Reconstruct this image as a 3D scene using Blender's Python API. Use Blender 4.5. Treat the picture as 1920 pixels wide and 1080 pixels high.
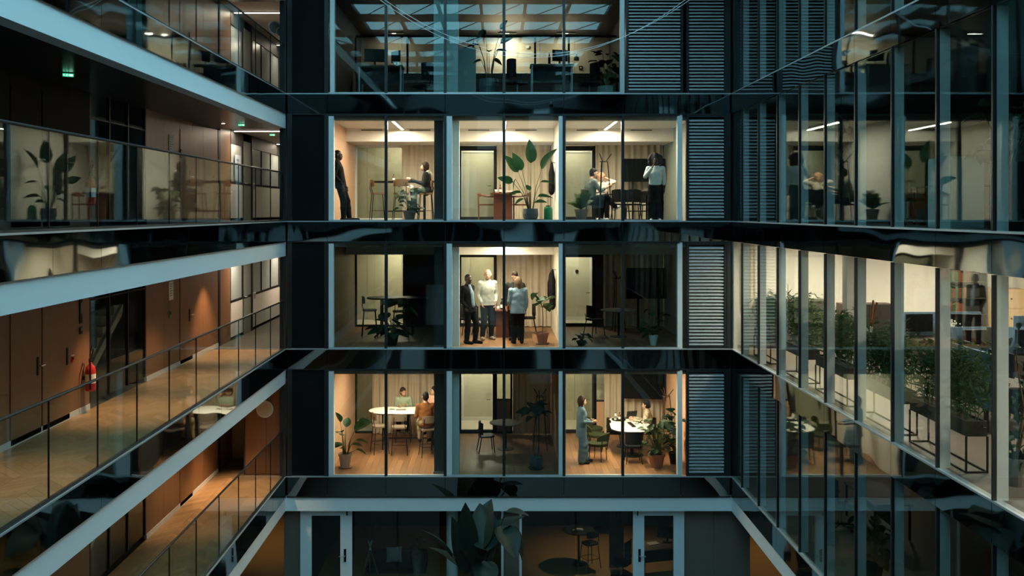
import bpy, math, random
import numpy as np
from mathutils import Vector, Matrix
random.seed(11)
sc = bpy.context.scene
for _o in list(bpy.data.objects):
    bpy.data.objects.remove(_o)
C = sc.collection
PI = math.pi
R = math.radians

# ---------------------------------------------------------------- dimensions
ST = 3.19                      # storey height
EYE = 3 * ST + 0.25            # camera height above the court floor
FPX, CX, CY = 1830.0, 930.0, 397.0
XL, XR, YB = -5.24, 5.87, 24.4  # court: gallery edge, office facade, meeting room facade
def F(l): return ST * l
def PX(x, d): return (x - CX) * d / FPX
def PZ(y, d): return EYE - (y - CY) * d / FPX

# ---------------------------------------------------------------- camera
cd = bpy.data.cameras.new('camera')
cam = bpy.data.objects.new('camera', cd); C.objects.link(cam)
cam.location = (0, 0, EYE); cam.rotation_euler = (PI / 2, 0, 0)
cd.sensor_width = 36.0; cd.lens = FPX / 1920 * 36.0
cd.shift_x = (960 - CX) / 1920; cd.shift_y = -(540 - CY) / 1920
cd.clip_start = 0.05; cd.clip_end = 300
sc.camera = cam

# ---------------------------------------------------------------- world, exposure
w = bpy.data.worlds.new('dusk_sky'); sc.world = w; w.use_nodes = True
bg = w.node_tree.nodes['Background']
bg.inputs[0].default_value = (0.42, 0.84, 1.0, 1); bg.inputs[1].default_value = 3.7
sc.view_settings.view_transform = 'Standard'; sc.view_settings.look = 'None'
sc.view_settings.gamma = 1.0; sc.view_settings.exposure = 0.0
sc.view_settings.use_curve_mapping = False
try:
    sc.cycles.transparent_max_bounces = 32; sc.cycles.max_bounces = 10
    sc.cycles.sample_clamp_indirect = 6.0
except Exception: pass

# ---------------------------------------------------------------- materials
MATS = {}
def _mix(nt, fac, a, b):
    m = nt.nodes.new('ShaderNodeMix'); m.data_type = 'RGBA'
    if isinstance(fac, (int, float)): m.inputs[0].default_value = fac
    else: nt.links.new(fac, m.inputs[0])
    for i, v in ((6, a), (7, b)):
        if isinstance(v, tuple): m.inputs[i].default_value = (*v, 1)
        else: nt.links.new(v, m.inputs[i])
    return m.outputs[2]
def mat(name, col, rough=0.6, metal=0.0, var=0.12, scale=(6, 6, 6), emit=None, es=0.0, coat=0.0,
        bump=0.0, bscale=4.0, col2=None, rand=0.0, transl=0.0, detail=3.0, spec=0.5, alpha=None):
    if name in MATS: return MATS[name]
    m = bpy.data.materials.new(name); m.use_nodes = True; nt = m.node_tree
    b = nt.nodes['Principled BSDF']
    tc = nt.nodes.new('ShaderNodeTexCoord'); mp = nt.nodes.new('ShaderNodeMapping')
    mp.inputs['Scale'].default_value = scale
    nt.links.new(tc.outputs['Object'], mp.inputs[0])
    nz = nt.nodes.new('ShaderNodeTexNoise'); nz.inputs['Scale'].default_value = 1.0
    nz.inputs['Detail'].default_value = detail
    src = mp.outputs[0]
    if rand:
        oi = nt.nodes.new('ShaderNodeObjectInfo'); ad = nt.nodes.new('ShaderNodeVectorMath')
        sc_ = nt.nodes.new('ShaderNodeVectorMath'); sc_.operation = 'SCALE'; sc_.inputs[3].default_value = 37.0
        cb = nt.nodes.new('ShaderNodeCombineXYZ')
        for i in range(3): nt.links.new(oi.outputs['Random'], cb.inputs[i])
        nt.links.new(cb.outputs[0], sc_.inputs[0]); nt.links.new(mp.outputs[0], ad.inputs[0]); nt.links.new(sc_.outputs[0], ad.inputs[1])
        src = ad.outputs[0]
    nt.links.new(src, nz.inputs['Vector'])
    lo = tuple(max(0, c * (1 - var)) for c in col); hi = tuple(c * (1 + var) for c in col)
    if col2: lo, hi = col, col2
    c = _mix(nt, nz.outputs[0], lo, hi)
    if rand:
        hv = nt.nodes.new('ShaderNodeHueSaturation')
        ma = nt.nodes.new('ShaderNodeMath'); ma.operation = 'MULTIPLY_ADD'
        ma.inputs[1].default_value = 2 * rand; ma.inputs[2].default_value = 1 - rand
        nt.links.new(oi.outputs['Random'], ma.inputs[0]); nt.links.new(ma.outputs[0], hv.inputs['Value'])
        nt.links.new(c, hv.inputs['Color']); c = hv.outputs[0]
    nt.links.new(c, b.inputs['Base Color'])
    b.inputs['Roughness'].default_value = rough; b.inputs['Metallic'].default_value = metal
    b.inputs['Specular IOR Level'].default_value = spec
    if coat: b.inputs['Coat Weight'].default_value = coat; b.inputs['Coat Roughness'].default_value = 0.08
    if emit:
        b.inputs['Emission Color'].default_value = (*emit, 1); b.inputs['Emission Strength'].default_value = es
    if bump:
        n2 = nt.nodes.new('ShaderNodeTexNoise'); n2.inputs['Scale'].default_value = bscale; n2.inputs['Detail'].default_value = 0.0
        nt.links.new(tc.outputs['Object'], n2.inputs['Vector'])
        bp = nt.nodes.new('ShaderNodeBump'); bp.inputs['Strength'].default_value = 1.0; bp.inputs['Distance'].default_value = bump
        nt.links.new(n2.outputs[0], bp.inputs['Height']); nt.links.new(bp.outputs[0], b.inputs['Normal'])
    if transl:
        out = nt.nodes['Material Output']; tr = nt.nodes.new('ShaderNodeBsdfTranslucent'); nt.links.new(c, tr.inputs[0])
        mx = nt.nodes.new('ShaderNodeMixShader'); mx.inputs[0].default_value = transl
        nt.links.new(b.outputs[0], mx.inputs[1]); nt.links.new(tr.outputs[0], mx.inputs[2]); nt.links.new(mx.outputs[0], out.inputs[0])
    MATS[name] = m
    return m

def glass_mat(name, tint=(0.93, 0.97, 0.96), f0=0.045, wav=0.0, rough=0.0, refl=1.0):
    """pane glass: clear transmission plus a Schlick reflection, the same from both sides"""
    if name in MATS: return MATS[name]
    m = bpy.data.materials.new(name); m.use_nodes = True; nt = m.node_tree; nt.nodes.clear()
    N = nt.nodes.new; L = nt.links.new
    out = N('ShaderNodeOutputMaterial'); tr = N('ShaderNodeBsdfTransparent'); gl = N('ShaderNodeBsdfGlossy')
    tr.inputs[0].default_value = (*tint, 1); gl.inputs['Roughness'].default_value = rough
    gl.inputs[0].default_value = (0.9 * refl, refl, refl, 1)
    ge = N('ShaderNodeNewGeometry'); dt = N('ShaderNodeVectorMath'); dt.operation = 'DOT_PRODUCT'
    L(ge.outputs['Incoming'], dt.inputs[0]); L(ge.outputs['Normal'], dt.inputs[1])
    ab = N('ShaderNodeMath'); ab.operation = 'ABSOLUTE'; L(dt.outputs['Value'], ab.inputs[0])
    om = N('ShaderNodeMath'); om.operation = 'SUBTRACT'; om.inputs[0].default_value = 1.0; om.use_clamp = True; L(ab.outputs[0], om.inputs[1])
    pw = N('ShaderNodeMath'); pw.operation = 'POWER'; pw.inputs[1].default_value = 5.0; L(om.outputs[0], pw.inputs[0])
    ma = N('ShaderNodeMath'); ma.operation = 'MULTIPLY_ADD'; ma.inputs[1].default_value = 1 - f0; ma.inputs[2].default_value = f0; L(pw.outputs[0], ma.inputs[0])
    if wav:
        tc = N('ShaderNodeTexCoord'); nz = N('ShaderNodeTexNoise'); nz.inputs['Scale'].default_value = 0.9; nz.inputs['Detail'].default_value = 0.0
        L(tc.outputs['Object'], nz.inputs['Vector'])
        bp = N('ShaderNodeBump'); bp.inputs['Distance'].default_value = wav; L(nz.outputs[0], bp.inputs['Height']); L(bp.outputs[0], gl.inputs['Normal'])
    mx = N('ShaderNodeMixShader'); L(ma.outputs[0], mx.inputs[0]); L(tr.outputs[0], mx.inputs[1]); L(gl.outputs[0], mx.inputs[2]); L(mx.outputs[0], out.inputs[0])
    MATS[name] = m
    return m

GLASS = glass_mat('window_glass', tint=(0.83, 0.885, 0.875), wav=0.0015, refl=0.85)
RGLASS = glass_mat('railing_glass', tint=(0.94, 0.98, 0.97), f0=0.04, wav=0.001, refl=0.62)
SPAND = mat('dark_mirror_spandrel', (0.2, 0.23, 0.24), rough=0.03, metal=1.0, var=0.05, bump=0.009, bscale=1.15)
BLACKG = mat('black_glass_panel', (0.008, 0.009, 0.01), rough=0.6, var=0.2, spec=0.05)
BEAM = mat('pale_painted_steel', (0.8, 0.84, 0.86), rough=0.55, var=0.04, scale=(.5, .5, .5))
ALU = mat('anodised_aluminium', (0.55, 0.58, 0.6), rough=0.4, metal=0.6, var=0.06)
FIN = mat('pale_window_fin', (0.68, 0.71, 0.71), rough=0.5, var=0.05)
DARKM = mat('dark_mullion_metal', (0.035, 0.038, 0.04), rough=0.35, metal=0.5, var=0.15)
SLAT = mat('louver_aluminium', (0.46, 0.475, 0.485), rough=0.5, metal=0.1, var=0.08, rand=0.05)
BLACK = mat('black_powder_coat', (0.01, 0.01, 0.011), rough=0.5, spec=.25, var=0.2)
DARKSOF = mat('dark_soffit', (0.035, 0.036, 0.037), rough=0.28, var=0.15)
CONC = mat('slab_concrete', (0.12, 0.12, 0.12), rough=0.8)
WHITEW = mat('white_plaster', (0.72, 0.69, 0.63), rough=0.8, var=0.03)
PEACH = mat('peach_plaster', (0.56, 0.34, 0.21), rough=0.8, var=0.05)
BEIGEW = mat('beige_plaster', (0.5, 0.45, 0.31), rough=0.8, var=0.05)
GREENW = mat('grey_green_panel', (0.26, 0.29, 0.25), rough=0.7, var=0.05)
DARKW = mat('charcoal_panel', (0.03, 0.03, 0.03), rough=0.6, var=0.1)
CEIL = mat('ceiling_white', (0.72, 0.68, 0.62), rough=0.85, var=0.03)
WOODW = mat('veneer_wall_wood', (0.19, 0.09, 0.042), rough=0.45, scale=(7, 7, 0.5), col2=(0.26, 0.13, 0.062), rand=0.06)
WOODF = mat('oak_floor_board', (0.2, 0.092, 0.038), rough=0.42, scale=(9, 0.9, 9), col2=(0.35, 0.18, 0.08), rand=0.22, detail=5)
WOODH = mat('oak_parquet_block', (0.36, 0.2, 0.09), rough=0.32, scale=(14, 1.3, 9), col2=(0.52, 0.32, 0.16), rand=0.16, detail=5)
GREYF = mat('grey_office_floor', (0.12, 0.098, 0.075), rough=0.5, scale=(3, 1, 3), col2=(0.19, 0.155, 0.12))
REDWOOD = mat('reddish_table_wood', (0.11, 0.033, 0.018), rough=0.35, scale=(3, 3, 9), col2=(0.17, 0.055, 0.03))
CLEAR = glass_mat('partition_glass')
CURTAIN = mat('linen_curtain', (0.68, 0.6, 0.48), rough=0.9, var=0.06, scale=(3, 3, 1), transl=0.2)
TABLEW = mat('white_laminate', (0.8, 0.78, 0.75), rough=0.35, var=0.02)
STEELB = mat('brushed_steel', (0.6, 0.6, 0.6), rough=0.3, metal=1.0, var=0.05)
SCREEN = mat('dark_screen_glass', (0.004, 0.005, 0.006), rough=0.3, spec=.15, var=0.1)
TERRA = mat('terracotta', (0.3, 0.12, 0.075), rough=0.8, var=0.12)
GREYPOT = mat('grey_clay_pot', (0.2, 0.18, 0.165), rough=0.75, var=0.12)
BLUEPOT = mat('blue_grey_glazed_pot', (0.07, 0.09, 0.1), rough=0.35, var=0.3)
SOIL = mat('potting_soil', (0.025, 0.017, 0.012), rough=0.95, var=0.4, scale=(40, 40, 40))
STEM = mat('green_stem', (0.1, 0.13, 0.04), rough=0.6)
BARK = mat('thin_bark', (0.12, 0.085, 0.055), rough=0.8)
LEAF = mat('broad_leaf_green', (0.022, 0.075, 0.028), rough=0.55, spec=.25, var=0.25, scale=(5, 5, 5), rand=0.25, transl=0.15)
LEAF2 = mat('deep_leaf_green', (0.018, 0.05, 0.024), rough=0.55, spec=.25, var=0.25, rand=0.25, transl=0.1)
LEAF3 = mat('bamboo_leaf_green', (0.045, 0.1, 0.034), rough=0.6, spec=.2, var=0.35, scale=(9, 9, 9), transl=0.2)
LEAF4 = mat('variegated_leaf', (0.02, 0.06, 0.025), rough=0.6, spec=.2, scale=(22, 22, 22), col2=(0.075, 0.1, 0.048), rand=0.2, transl=0.15)
LAMPW = mat('lit_led_diffuser', (0.9, 0.85, 0.78), emit=(1.0, 0.83, 0.62), es=9.0, var=0.01)
LAMPC = mat('lit_neutral_led_diffuser', (0.9, 0.88, 0.84), emit=(1.0, 0.9, 0.76), es=9.0, var=0.01)
EXITG = mat('lit_exit_green', (0.02, 0.5, 0.2), emit=(0.03, 1.0, 0.42), es=.9, var=0.01)
EXITW = mat('lit_exit_white', (0.8, 0.8, 0.8), emit=(0.75, 1.0, 0.85), es=1.6, var=0.01)
PAPER = mat('white_paper', (0.8, 0.8, 0.77), rough=0.8, var=0.03)
REDP = mat('red_enamel', (0.5, 0.02, 0.015), rough=0.3, var=0.08)
AMBER = mat('amber_bottle', (0.1, 0.035, 0.012), rough=0.15, var=0.15)
BLUEP = mat('blue_felt_divider', (0.14, 0.25, 0.38), rough=0.9, var=0.08)
GREENF = mat('moss_green_fabric', (0.028, 0.036, 0.013), rough=0.9, spec=.1, var=0.12, scale=(30, 30, 30))
BLACKF = mat('black_fabric', (0.012, 0.012, 0.013), rough=0.9, spec=.1, var=0.25, scale=(20, 20, 20))
BROWNP = mat('brown_plywood', (0.13, 0.065, 0.03), rough=0.5, scale=(2, 9, 9), col2=(0.2, 0.11, 0.055))
TEALP = mat('pale_teal_panel', (0.36, 0.45, 0.45), rough=0.6, var=0.05)
GREENB = mat('green_translucent_jug', (0.02, 0.22, 0.09), rough=0.2, var=0.25)
PINK = mat('coral_fabric', (0.6, 0.13, 0.1), rough=0.85, var=0.1)

# ---------------------------------------------------------------- mesh builder
class MB:
    def __init__(s): s.v = []; s.f = []
    def add(s, vs, fs):
        n = len(s.v); s.v += [tuple(p) for p in vs]; s.f += [tuple(i + n for i in q) for q in fs]; return s
    def box(s, x0, x1, y0, y1, z0, z1, M=None):
        vs = [Vector(p) for p in ((x0, y0, z0), (x1, y0, z0), (x1, y1, z0), (x0, y1, z0), (x0, y0, z1), (x1, y0, z1), (x1, y1, z1), (x0, y1, z1))]
        if M is not None: vs = [M @ p for p in vs]
        return s.add(vs, [(0, 3, 2, 1), (4, 5, 6, 7), (0, 1, 5, 4), (1, 2, 6, 5), (2, 3, 7, 6), (3, 0, 4, 7)])
    def bar(s, p, q, wdt, hgt, up=(0, 0, 1)):
        p = Vector(p); q = Vector(q); d = (q - p); L = d.length; d.normalize()
        up = Vector(up)
        if abs(d.dot(up)) > 0.98: up = Vector((0, 1, 0))
        x = d.cross(up).normalized(); z = x.cross(d)
        M = Matrix((x, d, z)).transposed().to_4x4(); M.translation = p
        return s.box(-wdt / 2, wdt / 2, 0, L, -hgt / 2, hgt / 2, M)
    def tube(s, pts, r, n=8, caps=True):
        pts = [Vector(p) for p in pts]; rr = r if isinstance(r, (list, tuple)) else [r] * len(pts)
        b = len(s.v); prev = None
        for i, p in enumerate(pts):
            t = (pts[min(i + 1, len(pts) - 1)] - pts[max(i - 1, 0)]).normalized()
            if prev is None:
                a = Vector((0, 0, 1)) if abs(t.z) < 0.9 else Vector((1, 0, 0)); u = t.cross(a).normalized()
            else: u = (prev - t * prev.dot(t)).normalized()
            prev = u; v = t.cross(u)
            for k in range(n):
                a = 2 * PI * k / n; s.v.append(tuple(p + (u * math.cos(a) + v * math.sin(a)) * rr[i]))
        for i in range(len(pts) - 1):
            for k in range(n):
                k2 = (k + 1) % n; s.f.append((b + i * n + k, b + i * n + k2, b + (i + 1) * n + k2, b + (i + 1) * n + k))
        if caps:
            s.f.append(tuple(b + k for k in range(n))[::-1]); e = b + (len(pts) - 1) * n; s.f.append(tuple(e + k for k in range(n)))
        return s
    def lathe(s, prof, n=20, c=(0, 0, 0), sx=1.0, sy=1.0):
        b = len(s.v)
        for r, z in prof:
            for k in range(n):
                a = 2 * PI * k / n; s.v.append((c[0] + r * math.cos(a) * sx, c[1] + r * math.sin(a) * sy, c[2] + z))
        for i in range(len(prof) - 1):
            for k in range(n):
                k2 = (k + 1) % n; s.f.append((b + i * n + k, b + i * n + k2, b + (i + 1) * n + k2, b + (i + 1) * n + k))
        s.f.append(tuple(b + k for k in range(n))[::-1]); e = b + (len(prof) - 1) * n; s.f.append(tuple(e + k for k in range(n)))
        return s
    def prism(s, outline, z0, z1):
        n = len(outline); b = len(s.v)
        s.v += [(x, y, z0) for x, y in outline] + [(x, y, z1) for x, y in outline]
        s.f.append(tuple(b + i for i in range(n))[::-1]); s.f.append(tuple(b + n + i for i in range(n)))
        for i in range(n): j = (i + 1) % n; s.f.append((b + i, b + j, b + n + j, b + n + i))
        return s
    def ball(s, c, r, n=10, sc_=(1, 1, 1)):
        prof = [(max(1e-4, r * math.sin(PI * i / (n // 2 + 2))), -r * math.cos(PI * i / (n // 2 + 2))) for i in range(n // 2 + 3)]
        b = len(s.v); s.lathe(prof, n)
        for i in range(b, len(s.v)): p = s.v[i]; s.v[i] = (c[0] + p[0] * sc_[0], c[1] + p[1] * sc_[1], c[2] + p[2] * sc_[2])
        return s
    def grid(s, rows, closed=False):
        b = len(s.v); m = len(rows[0])
        for r in rows: s.v += [tuple(p) for p in r]
        for i in range(len(rows) - 1):
            for k in range(m - 1 + (1 if closed else 0)):
                k2 = (k + 1) % m; s.f.append((b + i * m + k, b + i * m + k2, b + (i + 1) * m + k2, b + (i + 1) * m + k))
        return s
    def mesh(s, name, m, smooth=False):
        me = bpy.data.meshes.new(name); me.from_pydata(s.v, [], s.f); me.materials.append(m)
        if smooth: me.shade_smooth()
        me.update(); return me
    def build(s, name, m, parent=None, smooth=False, loc=None, rz=0.0):
        return obj(name, s.mesh(name, m, smooth), parent, loc, rz)
def obj(name, me, parent=None, loc=None, rz=0.0):
    o = bpy.data.objects.new(name, me); C.objects.link(o)
    if parent is not None: o.parent = parent
    if loc is not None: o.location = loc
    if rz: o.rotation_euler = (0, 0, rz)
    return o
def autosmooth(me, ang=40):
    me.shade_smooth()
    try: me.set_sharp_from_angle(angle=R(ang))
    except Exception: pass
    return me
def bx(x0, x1, y0, y1, z0, z1): return MB().box(x0, x1, y0, y1, z0, z1)
def thing(name, label, cat, loc=(0, 0, 0), rz=0.0, group=None):
    o = bpy.data.objects.new(name, None); C.objects.link(o); o.empty_display_size = 0.2
    o.location = loc; o.rotation_euler = (0, 0, rz); o['label'] = label; o['category'] = cat
    if group: o['group'] = group
    return o
def tag(o, label, cat, group=None):
    o['label'] = label; o['category'] = cat
    if group: o['group'] = group
    return o
def struct(o, label=None):
    o['kind'] = 'structure'
    if label: o['label'] = label
    return o
def sthing(name, label=None, loc=(0, 0, 0)):
    o = bpy.data.objects.new(name, None); C.objects.link(o); o.location = loc
    return struct(o, label)
def copy_tree(o, parent=None):
    c = o.copy(); C.objects.link(c); c.parent = parent
    for ch in list(o.children): copy_tree(ch, c)
    return c
def dup(root, loc, rz, label, group=None):
    r = copy_tree(root); r.location = loc; r.rotation_euler = (0, 0, rz); r['label'] = label
    if group: r['group'] = group
    return r
def area(name, loc, sx, sy, power, col, parent=None, rot=(0, 0, 0), spread=PI):
    l = bpy.data.lights.new(name, 'AREA'); l.shape = 'RECTANGLE'; l.size = sx; l.size_y = sy; l.energy = power; l.color = col
    l.spread = spread
    o = bpy.data.objects.new(name, l); C.objects.link(o); o.location = loc; o.rotation_euler = rot
    if parent is not None: o.parent = parent
    return o
def spot(name, loc, power, col, ang=80, blend=0.6, parent=None, rot=(0, 0, 0), rad=0.03):
    l = bpy.data.lights.new(name, 'SPOT'); l.energy = power; l.color = col; l.spot_size = R(ang); l.spot_blend = blend; l.shadow_soft_size = rad
    o = bpy.data.objects.new(name, l); C.objects.link(o); o.location = loc; o.rotation_euler = rot
    if parent is not None: o.parent = parent
    return o
WARM = (1.0, 0.66, 0.37); NEUT = (1.0, 0.81, 0.6)
# ================================================================= SHELL
CNT = {'window': 0, 'door': 0, 'trim': 0}
def nm(k): CNT[k] += 1; return '%s_%d' % (k, CNT[k])
LV = ['ground', 'first', 'second', 'third', 'fourth', 'fifth']
# ground of the court
struct(bx(-16, 16, -6, 40, -0.3, 0).build('floor', mat('court_paving', (0.1, 0.1, 0.1), rough=0.6)), 'dark paving of the courtyard ground')
# slabs
for l in range(1, 6):
    top = F(l) - (0.02 if l in (1, 2) else 0.0)
    struct(bx(-5.2, 5.8, 24.5, 36, F(l) - 0.45, top).build('floor', CONC), '%s storey slab behind the meeting room facade' % LV[l])
    struct(bx(5.95, 13.4, -4, 36, F(l) - 0.45, F(l)).build('floor', GREYF), '%s storey office floor behind the right facade' % LV[l])
    struct(bx(-10.4, -5.32, -4, 36, F(l) - 0.45, F(l) - 0.02).build('floor', DARKSOF if l != 2 else CONC), '%s storey gallery slab on the left' % LV[l])
# outer shell that closes the building
struct(bx(-10.6, 13.6, 36, 36.3, 0, 17).build('wall_back', WHITEW), 'far end wall of the building')
struct(bx(-10.7, -10.4, -4.3, 36.3, 0, 17).build('wall_left', WHITEW), 'outer wall behind the left stairwell')
struct(bx(13.4, 13.7, -4.3, 36.3, 0, 17).build('wall_right', WHITEW), 'pale outer wall of the right office')
REARB = mat('rear_facade_grey', (.07, .08, .085), rough=.6)
rear = sthing('wall_rear', 'opposite court facade with grey bands, windows and added pale panels')
for l in range(0, 6):
    bx(-10.4, 13.4, -4.3, -4.05, F(l) - 0.5, F(l) + 0.45).build('band', REARB, rear)
    for k in range(8):
        x0 = XL + k * 1.4
        bx(x0 + 0.06, x0 + 1.34, -4.25, -4.2, F(l) + 0.47, F(l) + 2.67).build('window_pane', SCREEN if (k * 3 + l * 5) % 7 > 1 else BEAM, rear)  # the few pale panes are added to put bright reflections in the spandrels
        bx(x0 - 0.06, x0 + 0.06, -4.25, -4.1, F(l) + 0.45, F(l) + 2.7).build('mullion', REARB, rear)
bx(-10.4, 13.4, -4.4, -4.27, 0, 17).build('wall_panel', REARB, rear)
# glazed court roof: solid edges, trusses, purlins, panes
ZR = EYE + 7.0
OX0, OX1, OY0, OY1 = -5.0, 4.0, -3.9, 22.5
roof = sthing('ceiling', 'solid roof deck around the court skylight')
bx(-10.7, OX0, -4.3, 36.3, ZR, ZR + .25).build('roof_deck', CONC, roof); bx(OX1, 13.7, -4.3, 36.3, ZR, ZR + .25).build('roof_deck', CONC, roof)
bx(OX0, OX1, -4.3, OY0, ZR, ZR + .25).build('roof_deck', CONC, roof); bx(OX0, OX1, OY1, 36.3, ZR, ZR + .25).build('roof_deck', CONC, roof)
sky = sthing('window_roof', 'glazed skylight over the court with steel trusses')
ROOFGL = bpy.data.materials.new('roof_film'); ROOFGL.use_nodes = True
_nt = ROOFGL.node_tree; _nt.nodes.remove(_nt.nodes['Principled BSDF']); _tr = _nt.nodes.new('ShaderNodeBsdfTransparent'); _tr.inputs[0].default_value = (.9, .96, .97, 1); _nt.links.new(_tr.outputs[0], _nt.nodes['Material Output'].inputs[0])
yy = OY0
ty = [13.3 + 3.1 * k for k in range(-5, 3)]
for y in ty:
    t = MB(); t.box(OX0, OX1, y - .1, y + .1, ZR - .08, ZR + .17)
    t.build('truss', BLACK, sky)
for k in range(7):
    x = OX0 + 1.5 * k
    bx(x - .05, x + .05, OY0, OY1, ZR + .02, ZR + .18).build('purlin', BLACK, sky)
    if k < 6: bx(x + .05, x + 1.45, OY0, OY1, ZR + .19, ZR + .21).build('pane', ROOFGL, sky)
for k in range(6):
    for y in ty[:-1]:
        MB().tube([(OX0 + 1.5 * k, y, ZR - .02), (OX0 + 1.5 * k + 1.5, y + 3.1, ZR - .02)], .018, 6).build('tie_rod', BLACK, sky)
# upper closing walls above the top storey
for (a, b_, c_, d_, s_) in ((-10.4, 13.4, 24.5, 24.7, 'back'), (-5.4, -5.3, -4, 24.4, 'left'), (5.95, 6.1, -4, 24.4, 'right')):
    struct(bx(a, b_, c_, d_, F(5) - .45, ZR).build('wall_%s' % s_, DARKW), 'dark upstand wall under the roof on the %s side' % s_)

# ----------------------------------------------------------------- back facade
BX = [-5.22, -4.22, -2.75, -1.27, 0.2, 1.7, 3.17, 4.62, 5.85]
for l in range(1, 6):
    s = sthing('wall_back', 'dark mirror spandrel band at the %s floor of the back facade' % LV[l])
    for i in range(len(BX) - 1):
        bx(BX[i] + .006, BX[i + 1] - .006, 24.40, 24.45, F(l) - .49, F(l) - .005).build('spandrel_panel', SPAND, s)
    t = struct(bx(-5.24, 5.87, 24.365, 24.47, F(l) - .004, F(l) + .022).build(nm('trim'), ALU), 'thin metal sill line at the %s floor' % LV[l])
    t2 = struct(bx(-5.24, 5.87, 24.39, 24.5, F(l) - .515, F(l) - .49).build(nm('trim'), DARKM), 'dark drip edge under the %s floor spandrel' % LV[l])
for l in range(1, 5):
    z0, z1 = F(l) + .02, F(l) + 2.675
    c = sthing('wall_back', 'black glass corner panel on the %s storey' % LV[l])
    bx(-5.1, -4.29, 24.43, 24.47, z0, z1).build('panel', BLACKG, c)
    bx(-5.22, -5.1, 24.38, 24.52, z0, z1).build('post', DARKM, c); bx(-4.29, -4.22, 24.38, 24.52, z0, z1).build('post', DARKM, c)
    bx(5.77, 5.86, 24.38, 24.5, z0, z1).build('post', DARKM, c)
def bwindow(l, x0, x1, xm, fins, lab):
    z0, z1 = F(l) + .02, F(l) + 2.675
    wn = sthing(nm('window'), lab)
    xs = [x0] + xm + [x1]
    for a, b_ in zip(xs[:-1], xs[1:]):
        bx(a + .03, b_ - .03, 24.42, 24.436, z0 + .03, z1 - .03).build('pane', GLASS, wn)
    for a in xs[:-1]: bx(a - .035, a + .035, 24.385, 24.5, z0, z1).build('mullion', DARKM, wn)
    for a, b_ in fins: bx(a, b_, 24.405, 24.6, z0, z1).build('fin', FIN, wn)
    bx(x0 + .03, x1 - .03, 24.4, 24.48, z0, z0 + .03).build('frame', ALU, wn); bx(x0 + .03, x1 - .03, 24.4, 24.48, z1 - .03, z1).build('frame', DARKM, wn)
    return wn
for l in (1, 2, 3):
    bwindow(l, -4.22, -1.27, [-2.75], [(-4.185, -4.06)], 'left meeting room window on the %s storey' % LV[l])
    bwindow(l, -1.27, 1.7, [.2], [(-1.235, -1.1), (1.57, 1.665)], 'middle meeting room window on the %s storey' % LV[l])
    bwindow(l, 1.7, 4.62, [3.17], [(4.54, 4.66)], 'right meeting room window on the %s storey' % LV[l])
bwindow(4, -4.22, 3.17, [-2.75, -1.27, .2, 1.7], [(-4.15, -4.04)], 'wide top storey office window on the back facade')
bx(3.1, 3.21, 24.39, 24.55, F(4), F(4) + 2.7).build('mullion', ALU, bpy.data.objects['window_10'])
# louvre screens
slat_me = {}
def louver(x0, x1, z0, z1, lab, y=24.42):
    t = thing('louver_screen', lab, 'louver screen', (x0, y, z0), group='facade louver screens')
    W_, H_ = x1 - x0, z1 - z0
    f = MB(); f.box(0, .06, -.03, .1, 0, H_); f.box(W_ - .06, W_, -.03, .1, 0, H_); f.box(.06, W_ - .06, -.02, .1, 0, .06); f.box(.06, W_ - .06, -.02, .1, H_ - .06, H_)
    f.build('frame', DARKM, t); bx(.06, W_ - .06, .085, .1, .06, H_ - .06).build('backing', BLACK, t)
    key = round(W_, 2)
    if key not in slat_me:
        m = MB(); m.add([(.07, -.012, 0), (W_ - .07, -.012, 0), (W_ - .07, .07, .055), (.07, .07, .055), (.07, -.012, .028), (W_ - .07, -.012, .028), (W_ - .07, .07, .062), (.07, .07, .062)],
                        [(0, 3, 2, 1), (4, 5, 6, 7), (0, 1, 5, 4), (1, 2, 6, 5), (2, 3, 7, 6), (3, 0, 4, 7)])
        slat_me[key] = m.mesh('slat', SLAT)
    n = int((H_ - .14) / .083)
    for i in range(n):
        obj('slat', slat_me[key], t, (0, 0, .08 + i * .083))
for l in (1, 2, 3, 4):
    louver(4.76, 5.77, F(l) + .02, F(l) + 2.675, 'narrow grey louver screen beside the corner on the %s storey' % LV[l])
louver(3.25, 4.68, F(4) + .02, F(4) + 2.675, 'wide grey louver screen next to the top storey office window')

# ----------------------------------------------------------------- rooms behind the back facade
def lining(l, x0, x1, y0, y1, z0, z1, m, lab, side='left'):
    return struct(bx(x0, x1, y0, y1, F(l) + z0, F(l) + z1).build('wall_%s' % side, m), lab)
RX = {'A': (-4.22, -1.33), 'B': (-1.19, 1.64), 'C': (1.76, 5.0)}
RN = {'A': 'left', 'B': 'middle', 'C': 'right'}
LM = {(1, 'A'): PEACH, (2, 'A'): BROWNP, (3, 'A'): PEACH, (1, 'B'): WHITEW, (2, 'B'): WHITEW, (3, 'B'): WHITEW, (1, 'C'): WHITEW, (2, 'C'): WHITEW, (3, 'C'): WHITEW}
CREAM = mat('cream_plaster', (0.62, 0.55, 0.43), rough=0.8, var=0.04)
RM = {(1, 'A'): DARKW, (2, 'A'): DARKW, (3, 'A'): WHITEW, (1, 'B'): PEACH, (2, 'B'): CREAM, (3, 'B'): WHITEW, (1, 'C'): PEACH, (2, 'C'): GREENW, (3, 'C'): GREENW}
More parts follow.
